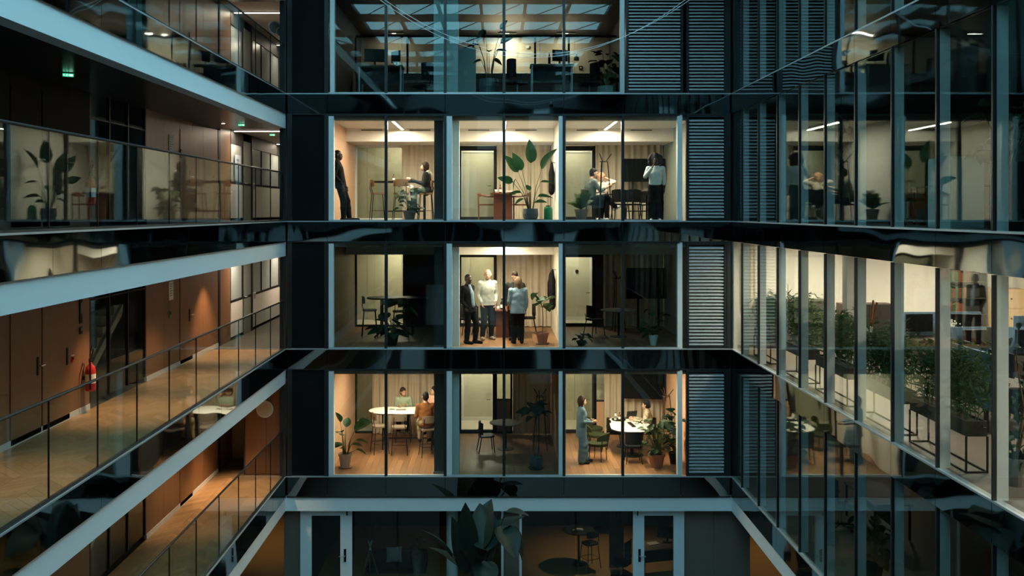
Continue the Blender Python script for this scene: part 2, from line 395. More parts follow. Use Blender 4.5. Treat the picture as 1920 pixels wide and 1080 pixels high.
for l in (1, 2, 3):
    for r in 'ABC':
        a, b_ = RX[r]; nmz = '%s meeting room on the %s storey' % (RN[r], LV[l])
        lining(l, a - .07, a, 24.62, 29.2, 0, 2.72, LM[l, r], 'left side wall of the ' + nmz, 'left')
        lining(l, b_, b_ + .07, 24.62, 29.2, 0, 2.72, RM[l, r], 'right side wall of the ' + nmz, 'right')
        ce = sthing('ceiling', 'ceiling with a dropped bulkhead in the ' + nmz)
        bx(a, b_, 24.76, 27.5, F(l) + 2.6, F(l) + 2.72).build('ceiling_panel', CEIL, ce)
        bx(a, b_, 27.5, 29.2, F(l) + 2.23, F(l) + 2.72).build('bulkhead', CEIL, ce)
        for k in (0.25, 0.72): bx(a + (b_ - a) * k - .3, a + (b_ - a) * k + .3, 27.485, 27.5, F(l) + 2.535, F(l) + 2.56).build('air_slot', DARKW, ce)
        bx(a, b_, 24.53, 24.76, F(l) + 2.55, F(l) + 2.73).build('pelmet', mat('pelmet_taupe', (0.3, 0.24, 0.19), rough=.7), ce)
        lit = (l, r) in ((3, 'A'), (3, 'B'), (3, 'C'), (2, 'B'), (1, 'A'), (1, 'C'))
        xm = {'A': -2.62, 'B': .23, 'C': 3.06}[r]
        p = {(3, 'A'): 250, (3, 'B'): 300, (3, 'C'): 245, (2, 'B'): 230, (1, 'A'): 195, (1, 'C'): 210}.get((l, r), 0)
        t = thing('linear_lamp', '%s linear ceiling lamp in the %s' % ('lit' if lit else 'unlit', nmz), 'lamp', (xm, 26.1, F(l) + 2.6), group='linear meeting room lamps')
        bx(-.04, .04, -1.25, 1.25, -.05, -.001).build('housing', ALU, t)
        bx(-.032, .032, -1.24, 1.24, -.062, -.05).build('diffuser', LAMPW if lit else FIN, t)
        if lit: area('lamp_light', (0, 0, -.075), .07, 2.45, p, NEUT if l > 1 else (1.0, .78, .52), t)
        if (l, r) in ((1, 'B'), (2, 'A'), (2, 'C')): pass
    # columns at the glass between the left and middle rooms
    col = sthing('wall_column', 'column at the glass between left and middle rooms on the %s storey' % LV[l])
    bx(-1.56, -1.31, 24.63, 24.95, F(l), F(l) + 2.72).build('cladding', DARKW, col)
    bx(-1.1, -.93, 24.63, 24.95, F(l), F(l) + 2.72).build('cladding', FIN, col)
    bx(-1.58, -1.31, 24.615, 24.96, F(l), F(l) + .08).build('skirting', GREYPOT, col)
    # corridor behind the rooms
    co = sthing('wall_back', 'beige corridor wall seen through the room doors on the %s storey' % LV[l])
    for k in range(10):
        x0 = -5.2 + k * 1.1; bx(x0 + .004, x0 + 1.096, 31.1, 31.2, F(l), F(l) + 2.72).build('panel', BEIGEW, co)
    struct(bx(-5.2, 5.8, 29.3, 31.1, F(l) - .0195, F(l)).build('floor', mat('pale_corridor_floor', (0.55, 0.48, 0.38), rough=.5)), 'pale corridor floor behind the rooms on the %s storey' % LV[l])
    struct(bx(-5.2, 5.8, 29.2, 31.2, F(l) + 2.6, F(l) + 2.72).build('ceiling', CEIL), 'corridor ceiling behind the rooms on the %s storey' % LV[l])
    for x in (-3.0, -.5, 2.4):
        t = thing('downlight', 'recessed corridor downlight %s on the %s storey' % ({-3.0: 'behind the left room', -.5: 'behind the middle room', 2.4: 'behind the right room'}[x], LV[l]), 'lamp', (x, 30.3, F(l) + 2.6), group='corridor downlights')
        MB().lathe([(.09, -.012), (.09, -.001)], 16).build('trim_ring', FIN, t); MB().lathe([(.07, -.016), (.07, -.012)], 16).build('lens', LAMPW, t)
        area('lamp_light', (0, 0, -.03), .3, .3, {1: (4, 75, 30), 2: (60, 40, 45), 3: (44, 48, 44)}[l][(-3.0, -.5, 2.4).index(x)], NEUT, t)
# back wall fittings: glazed fronts, doors, curtains
def curtain(l, x0, x1, lab, y=29.05, z0=.03, z1=2.24, seed=0):
    rnd = random.Random(seed); m = MB(); n = int((x1 - x0) / .022); rows = []
    ph = [rnd.random() * 6 for _ in range(4)]
    for zz in range(7):
        t = zz / 6; z = z1 + (z0 - z1) * t; amp = .03 + .03 * t; row = []
        for i in range(n + 1):
            x = x0 + (x1 - x0) * i / n
            o = math.sin(x * 33 + ph[0] + .6 * math.sin(x * 7 + ph[1])) * amp + math.sin(x * 13 + ph[2] + t) * .018 * (1 + t)
            row.append((x + math.sin(x * 23 + ph[3]) * .01 * t, o, z))
        rows.append(row)
    front = rows; back = [[(p[0], p[1] + .008, p[2]) for p in r] for r in rows]
    m.grid(front); nb = len(m.v); m.grid([r[::-1] for r in back])
    t = thing('curtain', lab, 'curtain', (0, y, F(l)), group='beige room curtains')
    m.build('cloth', CURTAIN, t, smooth=True)
    bx(x0, x1, -.012, .012, z1 + .001, z1 + .02).build('curtain_track', DARKM, t)
    return t
def glassfront(l, x0, x1, fm, lab, mull=(), low=None, z1=2.23):
    w_ = sthing(nm('window'), lab)
    z = F(l)
    for x in [x0, x1] + list(mull): bx(x - .03, x + .03, 29.2, 29.28, z, z + z1).build('frame', fm, w_)
    bx(x0, x1, 29.2, 29.28, z + z1 - .06, z + z1).build('frame', fm, w_); bx(x0, x1, 29.2, 29.28, z, z + .06).build('frame', fm, w_)
    zl = 0.06
    if low:
        zl = low[0]; bx(x0 + .03, x1 - .03, 29.21, 29.27, z + .06, z + zl).build('lower_panel', low[1], w_); bx(x0, x1, 29.2, 29.28, z + zl - .03, z + zl + .01).build('frame', fm, w_)
    bx(x0 + .03, x1 - .03, 29.235, 29.243, z + zl, z + z1 - .06).build('pane', CLEAR, w_)
def door(l, x0, x1, lab, fm=None, plaque=False, leaf=None, handle=True, z1=2.1, y=29.2, hx=1):
    fm = fm or BLACK
    d = sthing(nm('door'), lab); z = F(l)
    bx(x0 - .06, x0 + .04, y, y + .1, z, z + z1 + .12).build('frame', fm, d); bx(x1 - .04, x1 + .06, y, y + .1, z, z + z1 + .12).build('frame', fm, d)
    bx(x0 + .04, x1 - .04, y, y + .1, z + z1 - .02, z + z1 + .12).build('frame', fm, d); bx(x0 + .04, x1 - .04, y, y + .1, z, z + .1).build('frame', fm, d)
    if leaf: lf = bx(x0 + .045, x1 - .045, y + .03, y + .07, z + .105, z + z1 - .025).build('leaf', leaf, d)
    else: lf = bx(x0 + .045, x1 - .045, y + .04, y + .05, z + .105, z + z1 - .025).build('pane', CLEAR, d)
    hxx = x1 - .12 if hx > 0 else x0 + .12
    if handle: MB().tube([(hxx, y - .0, z + 1.02), (hxx, y - .06, z + 1.02), (hxx - .1 * hx, y - .06, z + 1.02)], .01, 8).build('handle', DARKM if fm is BLACK else STEELB, d)
    if plaque: MB().tube([((x0 + x1) / 2 + .1, y - .001, z + 1.55), ((x0 + x1) / 2 + .1, y + .03, z + 1.55)], .05, 16).build('plaque', BLACK, d)
for l in (1, 2, 3):
    n_ = LV[l]
    # left room
    glassfront(l, -4.19, -1.4, FIN if l == 3 else DARKM, 'glazed corridor front of the left room on the %s storey' % n_, mull=(-3.3, -2.4))
    # middle room
    if l == 1: door(l, -1.08, -.06, 'black framed glass door of the middle room on the first storey'); glassfront(l, -.0, .46, BLACK, 'sidelight with a brown lower panel on the first storey', low=(1.02, BROWNP)); glassfront(l, .46, 1.62, BLACK, 'glazed front behind the dark curtain on the first storey')
    else: door(l, -1.08, -.03, 'black framed glass door of the middle room on the %s storey' % n_); glassfront(l, .03, 1.62, DARKM, 'glazed front behind the middle room curtain on the %s storey' % n_)
    # right room
    door(l, 1.84, 2.92, 'black framed glass door of the right room on the %s storey' % n_, hx=1)
    glassfront(l, 2.98, 3.3, BLACK, 'sidelight with a tan lower panel on the %s storey' % n_, low=(.98, PEACH)); glassfront(l, 3.3, 4.98, DARKM, 'glazed front behind the right room curtain on the %s storey' % n_)
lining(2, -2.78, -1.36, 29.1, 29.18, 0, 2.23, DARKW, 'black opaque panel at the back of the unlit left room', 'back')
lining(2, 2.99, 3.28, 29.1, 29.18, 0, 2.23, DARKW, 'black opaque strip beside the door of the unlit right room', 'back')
curtain(3, -2.8, -1.4, 'beige curtain behind the seated woman in the dark jacket', seed=1)
curtain(3, .02, 1.62, 'beige curtain behind the tall bird of paradise plant', seed=2)
curtain(3, 2.96, 4.97, 'long beige curtain behind the wall screen on the third storey', seed=3)
curtain(2, .02, 1.62, 'pale curtain behind the standing group', seed=4)
curtain(2, 3.2, 4.97, 'shadowed curtain above the dark screen in the unlit right room', seed=5)
curtain(1, -3.68, -1.4, 'beige curtain behind the white high table', seed=6)
curtain(1, .5, 1.62, 'dim curtain in the unlit middle room on the first storey', seed=7)
curtain(1, 3.22, 4.97, 'pale curtain behind the oval white table', seed=8)
# far corridor doors
WD = mat('cream_door_leaf', (0.56, 0.52, 0.4), rough=.5, var=.03)
for l, x0, x1, pl in ((1, -1.05, -.1, True), (2, 1.95, 3.0, True), (3, -1.1, .0, False), (3, 2.0, 3.05, False)):
    door(l, x0, x1, 'cream corridor door seen through the %s room on the %s storey' % ('middle' if x0 < 1 else 'right', LV[l]), fm=WHITEW, leaf=WD, plaque=pl, y=31.0, z1=2.15)
# wide plank floors of the rooms on the two lower storeys
plank = {}
def planks(l, x0, x1):
    fl = sthing('floor', 'oak plank floor of the room between x %d on the %s storey' % (0, LV[l]))
    fl['label'] = 'oak plank floor of the %s meeting room on the %s storey' % ('left' if x0 < -2 else 'middle' if x0 < 1 else 'right', LV[l])
    n = int(round((x1 - x0) / .165)); wp = (x1 - x0) / n; rnd = random.Random(l * 7 + int(x0 * 10))
    for i in range(n):
        y = 24.5 - rnd.random() * 1.2
        while y < 29.25:
            a, b_ = max(y, 24.5), min(y + 1.7, 29.28); y += 1.7
            if b_ - a < .08: continue
            key = (round(wp, 4), round(b_ - a, 1)); L_ = b_ - a
            bx(.0015, wp - .0015, 0, L_ - .003, -.0185, -.0005 - rnd.random() * .0008).build('plank', WOODF, fl, loc=(x0 + i * wp, a, F(l)))
for l in (1, 2):
    for r in 'ABC': planks(l, RX[r][0], RX[r][1])
struct(bx(-1.33, -1.19, 24.5, 29.2, F(1) - .019, F(1) - .001).build('floor', CONC), 'threshold strip under the left partition')

# top storey office
l = 4
struct(bx(-5.2, 5.8, 24.53, 31.2, F(4) + 2.68, F(4) + 2.74).build('ceiling', DARKSOF), 'dark ceiling of the top storey office')
co = sthing('wall_back', 'cream corridor wall behind the top storey office')
for k in range(10):
    x0 = -5.2 + k * 1.1; bx(x0 + .004, x0 + 1.096, 31.1, 31.2, F(4), F(4) + 2.7).build('panel', CREAM, co)
pt = sthing('wall_partition', 'dark low partition with slim posts in the top storey office')
bx(-4.2, 3.9, 29.2, 29.26, F(4), F(4) + 1.2).build('low_panel', BROWNP, pt)
bx(-4.2, 3.9, 29.2, 29.26, F(4) + 2.28, F(4) + 2.34).build('top_rail', BLACK, pt)
for x in (-4.2, -2.65, -.68, 1.17, 2.18, 3.86): bx(x - .03, x + .03, 29.2, 29.26, F(4) + 1.2, F(4) + 2.28).build('post', BLACK, pt)
for xa, xb in ((-4.2, -2.65), (-2.65, -.68), (-.68, 1.17), (1.17, 2.18), (2.18, 3.86)): bx(xa + .03, xb - .03, 29.225, 29.233, F(4) + 1.2, F(4) + 2.28).build('pane', CLEAR, pt)
struct(bx(-5.2, -4.28, 24.7, 31, F(4), F(4) + 2.7).build('wall_left', DARKW), 'dark side wall of the top storey office')
struct(bx(3.6, 3.7, 24.7, 31, F(4), F(4) + 2.7).build('wall_right', DARKW), 'dark wall behind the louvers of the top storey')
struct(bx(-1.58, -.96, 24.75, 25.35, F(4), F(4) + 2.68).build('wall_column', TEALP), 'pale concrete column at the top storey window')
for x, p in ((-3.2, 6), (.35, 55), (2.2, 14)):
    t = thing('downlight', 'corridor ceiling lamp behind the top storey %s' % ('left desk' if x < -1 else 'plant' if x < 1 else 'right desk'), 'lamp', (x, 30.6, F(4) + 2.68), group='top storey corridor lamps')
    bx(-.3, .3, -.05, .05, -.03, -.001).build('housing', ALU, t); bx(-.06, .06, -.02, .02, -.036, -.03).build('lens', LAMPW, t)
    area('lamp_light', (0, 0, -.05), .5, .1, p, NEUT, t)
# ================================================================= LEFT GALLERIES
XW = -7.08
GJ = [24.32 - 1.42 * k for k in range(0, 18)]
GL = {}
for l in (1, 2, 3, 4, 5):
    s = sthing('wall_left', 'dark mirror edge band of the %s storey gallery' % LV[l])
    for a, b_ in zip(GJ[1:], GJ[:-1]):
        bx(XL - .06, XL, a + .005, b_ - .005, F(l) - .5, F(l) - .005).build('spandrel_panel', SPAND, s)
    struct(bx(XL - .12, XL - .002, -.1, 24.36, F(l) - .004, F(l) + .02).build(nm('trim'), ALU), 'metal edge strip of the %s storey gallery floor' % LV[l])
    struct(bx(XL - .28, XL - .03, -.1, 24.5, F(l) - .86, F(l) - .5).build(nm('trim'), BEAM), 'pale steel edge beam under the %s storey gallery' % LV[l])
    struct(bx(XW, XL - .28, -4, 24.5, F(l) - .86, F(l) - .46).build('ceiling', DARKSOF), 'dark glossy soffit under the %s storey gallery' % LV[l])
for l in (1, 2, 3, 4):
    t = thing('glass_railing', 'glass panel railing along the %s storey gallery' % LV[l], 'railing', (XL - .05, 0, F(l)), group='gallery glass railings')
    for a, b_ in zip(GJ[1:], GJ[:-1]):
        bx(-.008, .008, a + .008, b_ - .008, .03, 1.2).build('pane', RGLASS, t); bx(-.009, .009, a - .007, a + .007, .03, 1.2).build('joint_seal', BLACK, t)
    MB().tube([(0, GJ[-1], 1.22), (0, 24.3, 1.22)], .019, 10).build('handrail', DARKM, t)
    bx(-.03, .03, GJ[-1], 24.3, .0, .05).build('base_channel', DARKM, t)
    # end post at the corner with the back facade
    struct(bx(XL - .16, XL - .0, 24.36, 24.6, F(l), F(l) + 2.33).build(nm('trim'), DARKM), 'dark corner post at the end of the %s storey gallery' % LV[l])
# gallery walls: veneer panels and doors
SHADEV = mat('shade_painted_veneer', (.02, .014, .01), rough=.7, spec=.08, scale=(7, 7, .5), rand=.06)  # veneer darkened in colour to stand in for the unlit galleries' shade
def leftwall(l):
    w_ = sthing('wall_left', 'wood veneer wall of the %s storey gallery' % LV[l])
    z0, z1 = F(l), F(l) + 2.33
    ys = [24.85, 23.6, 22.75, 21.85, 20.8, 19.75]                   # right of the stair glass
    for a, b_ in zip(ys[1:], ys[:-1]):
        bx(XW - .06, XW, a + .004, b_ - .004, z0 + .1, z1).build('panel', WOODW, w_)
    ys = [17.0, 16.2, 15.2, 14.2, 13.2, 12.2, 11.0, 9.8, 8.6, 7.2, 5.6, 4.0, 2.0, 0, -2, -4]
    for a, b_ in zip(ys[1:], ys[:-1]):
        bx(XW - .06, XW, a + .004, b_ - .004, z0 + .1, z1).build('panel', WOODW if l < 3 else SHADEV, w_)
    # stair glass
    g = sthing(nm('window'), 'stairwell glazing in the %s storey gallery wall' % LV[l])
    for y in (17.03, 17.9, 18.8, 19.72): bx(XW - .06, XW, y - .025, y + .025, z0 + .1, z1).build('frame', BLACK, g)
    for a, b_ in ((17.03, 17.9), (17.9, 18.8), (18.8, 19.72)): bx(XW - .03, XW - .02, a + .025, b_ - .025, z0 + .1, z1).build('pane', RGLASS, g)
    bx(XW - .05, XW - .005, 17.06, 19.7, z1 - .45, z1 - .42).build('transom', BLACK, g)
    for a, b_ in ((19.75, 24.85), (-4, 17.0)):
        struct(bx(XW - .04, XW + .012, a, b_, z0, z0 + .1).build('baseboard_left', FIN if l in (1, 2) else DARKM), 'slim metal baseboard %s the stair glass on the %s storey' % ('beyond' if a > 18 else 'before', LV[l]))
    # black reveal, then white corridor beyond the facade line
    struct(bx(XW - .1, XW + .01, 24.86, 25.05, z0, z1).build(nm('trim'), BLACK), 'black reveal at the end of the veneer wall on the %s storey' % LV[l])
    if l > 1:
        struct(bx(XW - .08, XW + .002, 25.06, 26.0, z0, z1 + .2).build('wall_left', WOODW), 'wood end panel before the white corridor on the %s storey' % LV[l])
        cw = sthing('wall_left', 'white corridor wainscot with frosted glazing on the %s storey' % LV[l])
        yy = [26.05, 27.3, 28.3, 29.5, 30.7, 31.9, 33.1, 34.3, 35.9]
        for a, b_ in zip(yy[:-1], yy[1:]):
            if a == 27.3: continue
            bx(XW - .06, XW, a + .005, b_ - .005, z0 + .08, z0 + 1.0).build('wainscot_panel', WHITEW, cw)
            bx(XW - .05, XW - .03, a + .02, b_ - .02, z0 + 1.06, z1 - .25).build('frosted_pane', mat('frosted_glass', (0.42, 0.47, 0.46), rough=.25, var=.03), cw)
            bx(XW - .06, XW, a, a + .02, z0 + 1.06, z1 - .1).build('glazing_bar', BLACK, cw)
            bx(XW - .06, XW, a, b_, z1 - .25, z1 + .15).build('header', DARKW, cw)
        bx(XW - .06, XW + .005, 26.05, 35.9, z0 + 1.0, z0 + 1.06).build('rail', BLACK, cw)
        d = sthing(nm('door'), 'dark grey glazed corridor door on the %s storey' % LV[l])
        bx(XW - .04, XW, 27.32, 28.28, z0 + .01, z1 - .1).build('leaf', GREENW, d); bx(XW - .06, XW + .03, 28.2, 28.32, z0, z1 + .1).build('frame', BLACK, d); bx(XW - .06, XW + .01, 27.28, 27.34, z0, z1 + .1).build('frame', BLACK, d)
        MB().tube([(XW, 27.5, z0 + 1.05), (XW + .05, 27.5, z0 + 1.05), (XW + .05, 27.64, z0 + 1.05)], .012, 8).build('handle', STEELB, d)
        struct(bx(XW, -5.3, 24.5, 36, z1 + .12, z1 + .2).build('ceiling', CEIL), 'white corridor ceiling beyond the gallery on the %s storey' % LV[l])
        struct(bx(XW, -5.3, 35.6, 35.7, z0, z1 + .2).build('wall_back', WHITEW), 'white end wall of the corridor on the %s storey' % LV[l])
        struct(bx(-5.33, -5.28, 24.62, 36, z0, z1 + .2).build('wall_right', DARKW), 'dark inner wall of the corridor on the %s storey' % LV[l])
        struct(bx(XW, -5.33, 24.5, 36, z0 - .02, z0 + .0).build('floor', GREYF), 'greyish floor of the corridor beyond the gallery on the %s storey' % LV[l])
        for k, y in enumerate((26.3, 31.4)):
            t = thing('linear_lamp', '%s thin LED line across the %s storey corridor ceiling' % (('nearer', 'farther')[k], LV[l]), 'lamp', (-6.2, y, z1 + .12), group='corridor LED lines')
            bx(-.86, .86, -.03, .03, -.03, -.001).build('housing', ALU, t); bx(-.85, .85, -.026, .026, -.04, -.03).build('diffuser', LAMPC, t)
            area('lamp_light', (0, 0, -.05), 1.6, .05, {2: 60, 3: 50, 4: 45}[l], NEUT, t)
for l in (1, 2, 3, 4): leftwall(l)
# doors in the veneer walls (leaf joint, plate and lever)
def wdoor(l, ya, yb, lab, hy):
    d = sthing(nm('door'), lab); z = F(l)
    bx(XW - .02, XW + .012, ya, yb, z + .02, z + 2.1).build('leaf', WOODW if l < 3 or ya > 18 else SHADEV, d)
    h = MB(); h.box(XW + .012, XW + .024, hy - .025, hy + .025, z + .92, z + 1.2); h.build('handle_plate', BLACK, d)
    MB().tube([(XW + .02, hy, z + 1.06), (XW + .07, hy, z + 1.06), (XW + .07, hy + .13, z + 1.06)], .011, 8).build('lever', STEELB, d)
for l in (1, 2, 3, 4):
    wdoor(l, 21.86, 22.74, 'wood door between stair glass and corridor on the %s storey' % LV[l], 22.5)
    wdoor(l, 15.22, 16.18, 'wood door just before the stair glass on the %s storey' % LV[l], 16.08)
    wdoor(l, 14.22, 15.17, 'wood double door leaf nearer the camera on the %s storey' % LV[l], 15.05)
# parquet laid herringbone
def herring(l, y0, y1):
    fl = sthing('floor', 'herringbone oak parquet of the %s storey gallery' % LV[l])
    Wp, Lp = .19, .76
    me = bx(.002, Wp - .002, .002, Lp - .002, -.0195, -.001).mesh('parquet_block', WOODH)
    x0, x1 = XW, XL - .09
    n = 0; s2 = math.sqrt(.5)
    # columns of chevrons across the walkway: mitred blocks running +-45 degrees
    cw = (x1 - x0) / 4
    for c_ in range(4):
        sg = 1 if c_ % 2 == 0 else -1
        y = y0
        dy = .21
        m = MB()
        a = x0 + c_ * cw
        if sg > 0: o = [(.002, 0), (cw - .002, cw - .004), (cw - .002, cw + dy - .008), (.002, dy - .004)]
        else: o = [(.002, cw - .004), (cw - .002, 0), (cw - .002, dy - .004), (.002, cw + dy - .008)]
        mm = MB().prism(o, -.0195, -.001).mesh('parquet_block', WOODH)
        while y < y1 - cw - dy:
            obj('parquet_block', mm, fl, (a, y, F(l))); y += dy; n += 1
    struct(bx(x0, x1, -4, y0, F(l) - .019, F(l) - .001).build('floor', WOODH), 'plain stretch of oak floor near the camera on the %s storey gallery' % LV[l])
    bx(x0, x1, y0, y1, F(l) - .02, F(l) - .012).build('underlay', WOODH, fl)
herring(2, 9.2, 24.5); herring(1, 9.2, 24.5)
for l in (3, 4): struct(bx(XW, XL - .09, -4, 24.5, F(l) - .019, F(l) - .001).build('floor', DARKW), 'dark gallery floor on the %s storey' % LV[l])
# stairwell
for l in (1, 2, 3, 4):
    struct(bx(-9.2, -9.1, 15, 21.5, F(l) - .4, F(l) + 2.7).build('wall_left', mat('stairwell_grey', (0.1, 0.12, 0.11), rough=.7)), 'dark stairwell wall on the %s storey' % LV[l])
    t = thing('staircase', 'concrete stair flight behind the gallery glass on the %s storey' % LV[l], 'stairs', (-8.0, 17.0, F(l)), group='stair flights')
    for k in range(9): bx(-.5, .5, k * .27, k * .27 + .3, k * .177, k * .177 + .177).build('step', mat('pale_stair_concrete', (0.4, 0.41, 0.35), rough=.7), t)
    MB().add([(.5, 0, 0), (.5, 2.46, 1.6), (.5, 2.46, 1.42), (.5, .3, 0), (.56, 0, 0), (.56, 2.46, 1.6), (.56, 2.46, 1.42), (.56, .3, 0)], [(0, 1, 2, 3), (7, 6, 5, 4), (0, 4, 5, 1), (2, 6, 7, 3), (1, 5, 6, 2), (3, 7, 4, 0)]).build('stringer', mat('pale_stair_concrete', (0.4, 0.41, 0.35)), t)
# end wall with round mirror on the first storey
ew = sthing('wall_back', 'wood end wall of the first storey gallery')
for a, b_ in ((-6.32, -5.8), (-5.8, -5.4)):
    bx(a + .004, b_ - .004, 24.6, 24.68, F(1) + .02, F(1) + 2.33).build('panel', WOODW, ew)
t = thing('round_wall_disc', 'round cream disc in a pale frame on the wood end wall', 'wall disc', (-5.82, 24.59, PZ(767, 24.59)))
MB().tube([(0, -.03, 0), (0, 0.008, 0)], .215, 32).build('frame', FIN, t); MB().tube([(0, -.034, 0), (0, -.03, 0)], .185, 32).build('disc', mat('cream_disc', (.62, .58, .45), rough=.4), t)
struct(bx(XW, -6.36, 26.2, 26.3, F(1), F(1) + 2.33).build('wall_back', BEIGEW), 'beige recess behind the first storey end wall')
struct(bx(XW - .06, XW, 25.05, 27, F(1), F(1) + 2.33).build('wall_left', WOODW), 'wood return wall of the first storey recess')
struct(bx(XW, -5.3, 24.5, 27, F(1) - .02, F(1)).build('floor', WOODH), 'oak floor of the first storey recess')
struct(bx(-6.36, -6.3, 24.62, 26.3, F(1), F(1) + 2.33).build('wall_right', DARKW), 'dark inner side of the first storey recess')
struct(bx(XW, -5.3, 24.5, 27, F(1) + 2.33, F(1) + 2.4).build('ceiling', DARKSOF), 'dark ceiling of the first storey recess')
# round portholes on the top corner panel
for k, (x, rr) in enumerate(((517, .17), (528, .12))):
    t = thing('round_wall_disc', ('larger', 'smaller')[k] + ' round disc by the top storey gallery end', 'wall disc', (PX(x, 24.9) - .02, 24.84, PZ(52 + 8 * k, 24.84)), rz=R(35))
    MB().tube([(0, -.03, 0), (0, 0, 0)], rr, 28).build('frame', FIN, t); MB().tube([(0, -.034, 0), (0, -.03, 0)], rr * .85, 28).build('disc', mat('grey_disc', (.2, .22, .2), rough=.3), t)
    MB().tube([(0, 0, 0), (0, .05, 0)], .03, 8).build('bracket', BLACK, t)
# downlights of the galleries
def downlight(l, x, y, p, lab, ang=84, col=WARM):
    t = thing('downlight', lab, 'lamp', (x, y, F(l) + 2.33), group='gallery downlights')
    MB().lathe([(.06, -.01), (.06, -.001)], 14).build('trim_ring', DARKM, t); MB().lathe([(.04, -.014), (.04, -.01)], 14).build('lens', LAMPW, t)
    spot('lamp_light', (0, 0, -.03), p, col, ang, .8, t)
downlight(2, -6.5, 23.6, 330, 'downlight washing the end of the second storey veneer wall')
downlight(2, -6.1, 20.0, 170, 'downlight over the middle of the second storey parquet')
downlight(2, -6.3, 16.9, 230, 'downlight beside the extinguisher on the second storey')
downlight(2, -6.0, 12.4, 110, 'downlight over the near parquet on the second storey')
downlight(1, -6.0, 23.2, 420, 'downlight by the wood end wall on the first storey')
downlight(1, -6.5, 21.0, 110, 'downlight over the first storey parquet')
downlight(3, -6.4, 22.9, 45, 'weak downlight near the far end of the third storey gallery')
downlight(4, -6.4, 23.2, 90, 'downlight near the far end of the fourth storey gallery')
# emergency exit signs
def exitsign(loc, rz, lab):
    t = thing('exit_sign', lab, 'sign', loc, rz, group='green exit signs'); t.scale = (.5, .5, .5)
    bx(-.16, .16, -.02, .02, -.13, -.02).build('housing', FIN, t)
    f = bx(-.15, .15, -.024, -.02, -.12, -.03).build('face', EXITG, t)
    m = MB(); m.box(.03, .12, -.027, -.0245, -.105, -.045); m.build('door_pictogram', EXITW, t)
    m = MB(); m.ball((-.03, -.026, -.045), .011, 8, (1, .2, 1)); m.bar((-.03, -.026, -.055), (-.045, -.026, -.085), .014, .002, (0, 1, 0)); m.bar((-.045, -.026, -.085), (-.07, -.026, -.11), .011, .002, (0, 1, 0)); m.bar((-.045, -.026, -.085), (-.02, -.026, -.112), .011, .002, (0, 1, 0)); m.bar((-.03, -.026, -.06), (-.005, -.026, -.075), .009, .002, (0, 1, 0)); m.build('running_figure', EXITW, t)
    m = MB(); m.add([(-.14, -.027, -.075), (-.105, -.027, -.05), (-.105, -.027, -.1), (-.14, -.0245, -.075), (-.105, -.0245, -.05), (-.105, -.0245, -.1)], [(0, 2, 1), (3, 4, 5), (0, 1, 4, 3), (1, 2, 5, 4), (2, 0, 3, 5)]); m.build('arrow', EXITW, t)
    MB().tube([(0, 0, -.02), (0, 0, 0)], .008, 6).build('hanger', DARKM, t)
exitsign((PX(453, 23), 23.0, F(3) + 2.33), 0, 'green exit sign hanging near the far end of the third storey gallery')
exitsign((-6.3, 27.5, F(3) + 2.45), 0, 'green exit sign in the lit third storey corridor')
exitsign((-6.4, 14.6, F(3) + 2.33), R(25), 'bright green exit sign on the near gallery soffit')
# small wall fittings on the second and third storeys
def wallplate(l, y, z, w_, h_, m, name, lab, cat):
    t = thing(name, lab, cat, (XW, y, F(l) + z)); bx(0.001, .02, -w_ / 2, w_ / 2, -h_ / 2, h_ / 2).build('plate', m, t)
    bx(.02, .026, -w_ * .35, w_ * .35, -h_ * .1, h_ * .35).build('face', BLACK if m is not BLACK else GREYPOT, t)
for l in (2, 3):
    t = thing('wall_notice', 'white paper notice on the veneer wall of the %s storey' % LV[l], 'notice', (XW, 21.25, F(l) + 1.72)); bx(.001, .012, -.14, .14, -.2, .2).build('sheet', PAPER, t)
    m = MB()
    for k in range(6): m.box(.012, .0135, -.1, .1 - .03 * (k % 3), .14 - k * .05, .155 - k * .05)
    m.build('print', GREYPOT, t)
wallplate(2, 21.15, 1.22, .09, .17, mat('green_break_box', (.04, .3, .08), rough=.4), 'door_release', 'green door release button below the paper notice', 'button')
wallplate(3, 21.9, 1.55, .1, .2, BLACK, 'card_reader', 'black card reader next to the third storey notice', 'card reader')
wallplate(2, 16.62, 1.75, .1, .42, BLACK, 'intercom', 'tall black intercom beside the stair glass', 'intercom')
wallplate(2, 16.62, 1.42, .09, .12, BLACK, 'card_reader', 'square black reader below the intercom', 'card reader')
wallplate(2, 16.3, .98, .07, .1, REDP, 'call_point', 'small red and white fire call point by the door handle', 'call point')
# fire extinguishers
def extinguisher(l, y, lab):
    t = thing('fire_extinguisher', lab, 'extinguisher', (XW + .12, y, F(l) + .36), rz=0, group='gallery fire extinguishers')
    MB().lathe([(.05, 0), (.082, .015), (.085, .05), (.085, .36), (.07, .42), (.03, .46), (.025, .5)], 18).build('body', REDP, t, smooth=True)
    MB().lathe([(.0865, .14), (.0865, .3)], 18).build('label_band', PAPER, t)
    m = MB(); m.tube([(0, 0, .5), (0, 0, .56)], .03, 8); m.bar((0, -.02, .55), (.02, .12, .6), .02, .012); m.bar((0, -.02, .53), (.02, .12, .52), .02, .012); m.build('valve_handle', BLACK, t)
    MB().tube([(0, 0, .54), (.02, .06, .7), (.03, .0, .76), (.04, -.1, .62), (.05, -.13, .35), (.05, -.12, .05)], .014, 8).build('hose', BLACK, t, smooth=True)
    bx(-.119, -.08, -.06, .06, .2, .26).build('bracket', DARKM, t)
extinguisher(2, 16.75, 'red fire extinguisher on the second storey veneer wall')
extinguisher(3, 16.75, 'dim red fire extinguisher on the dark third storey gallery')
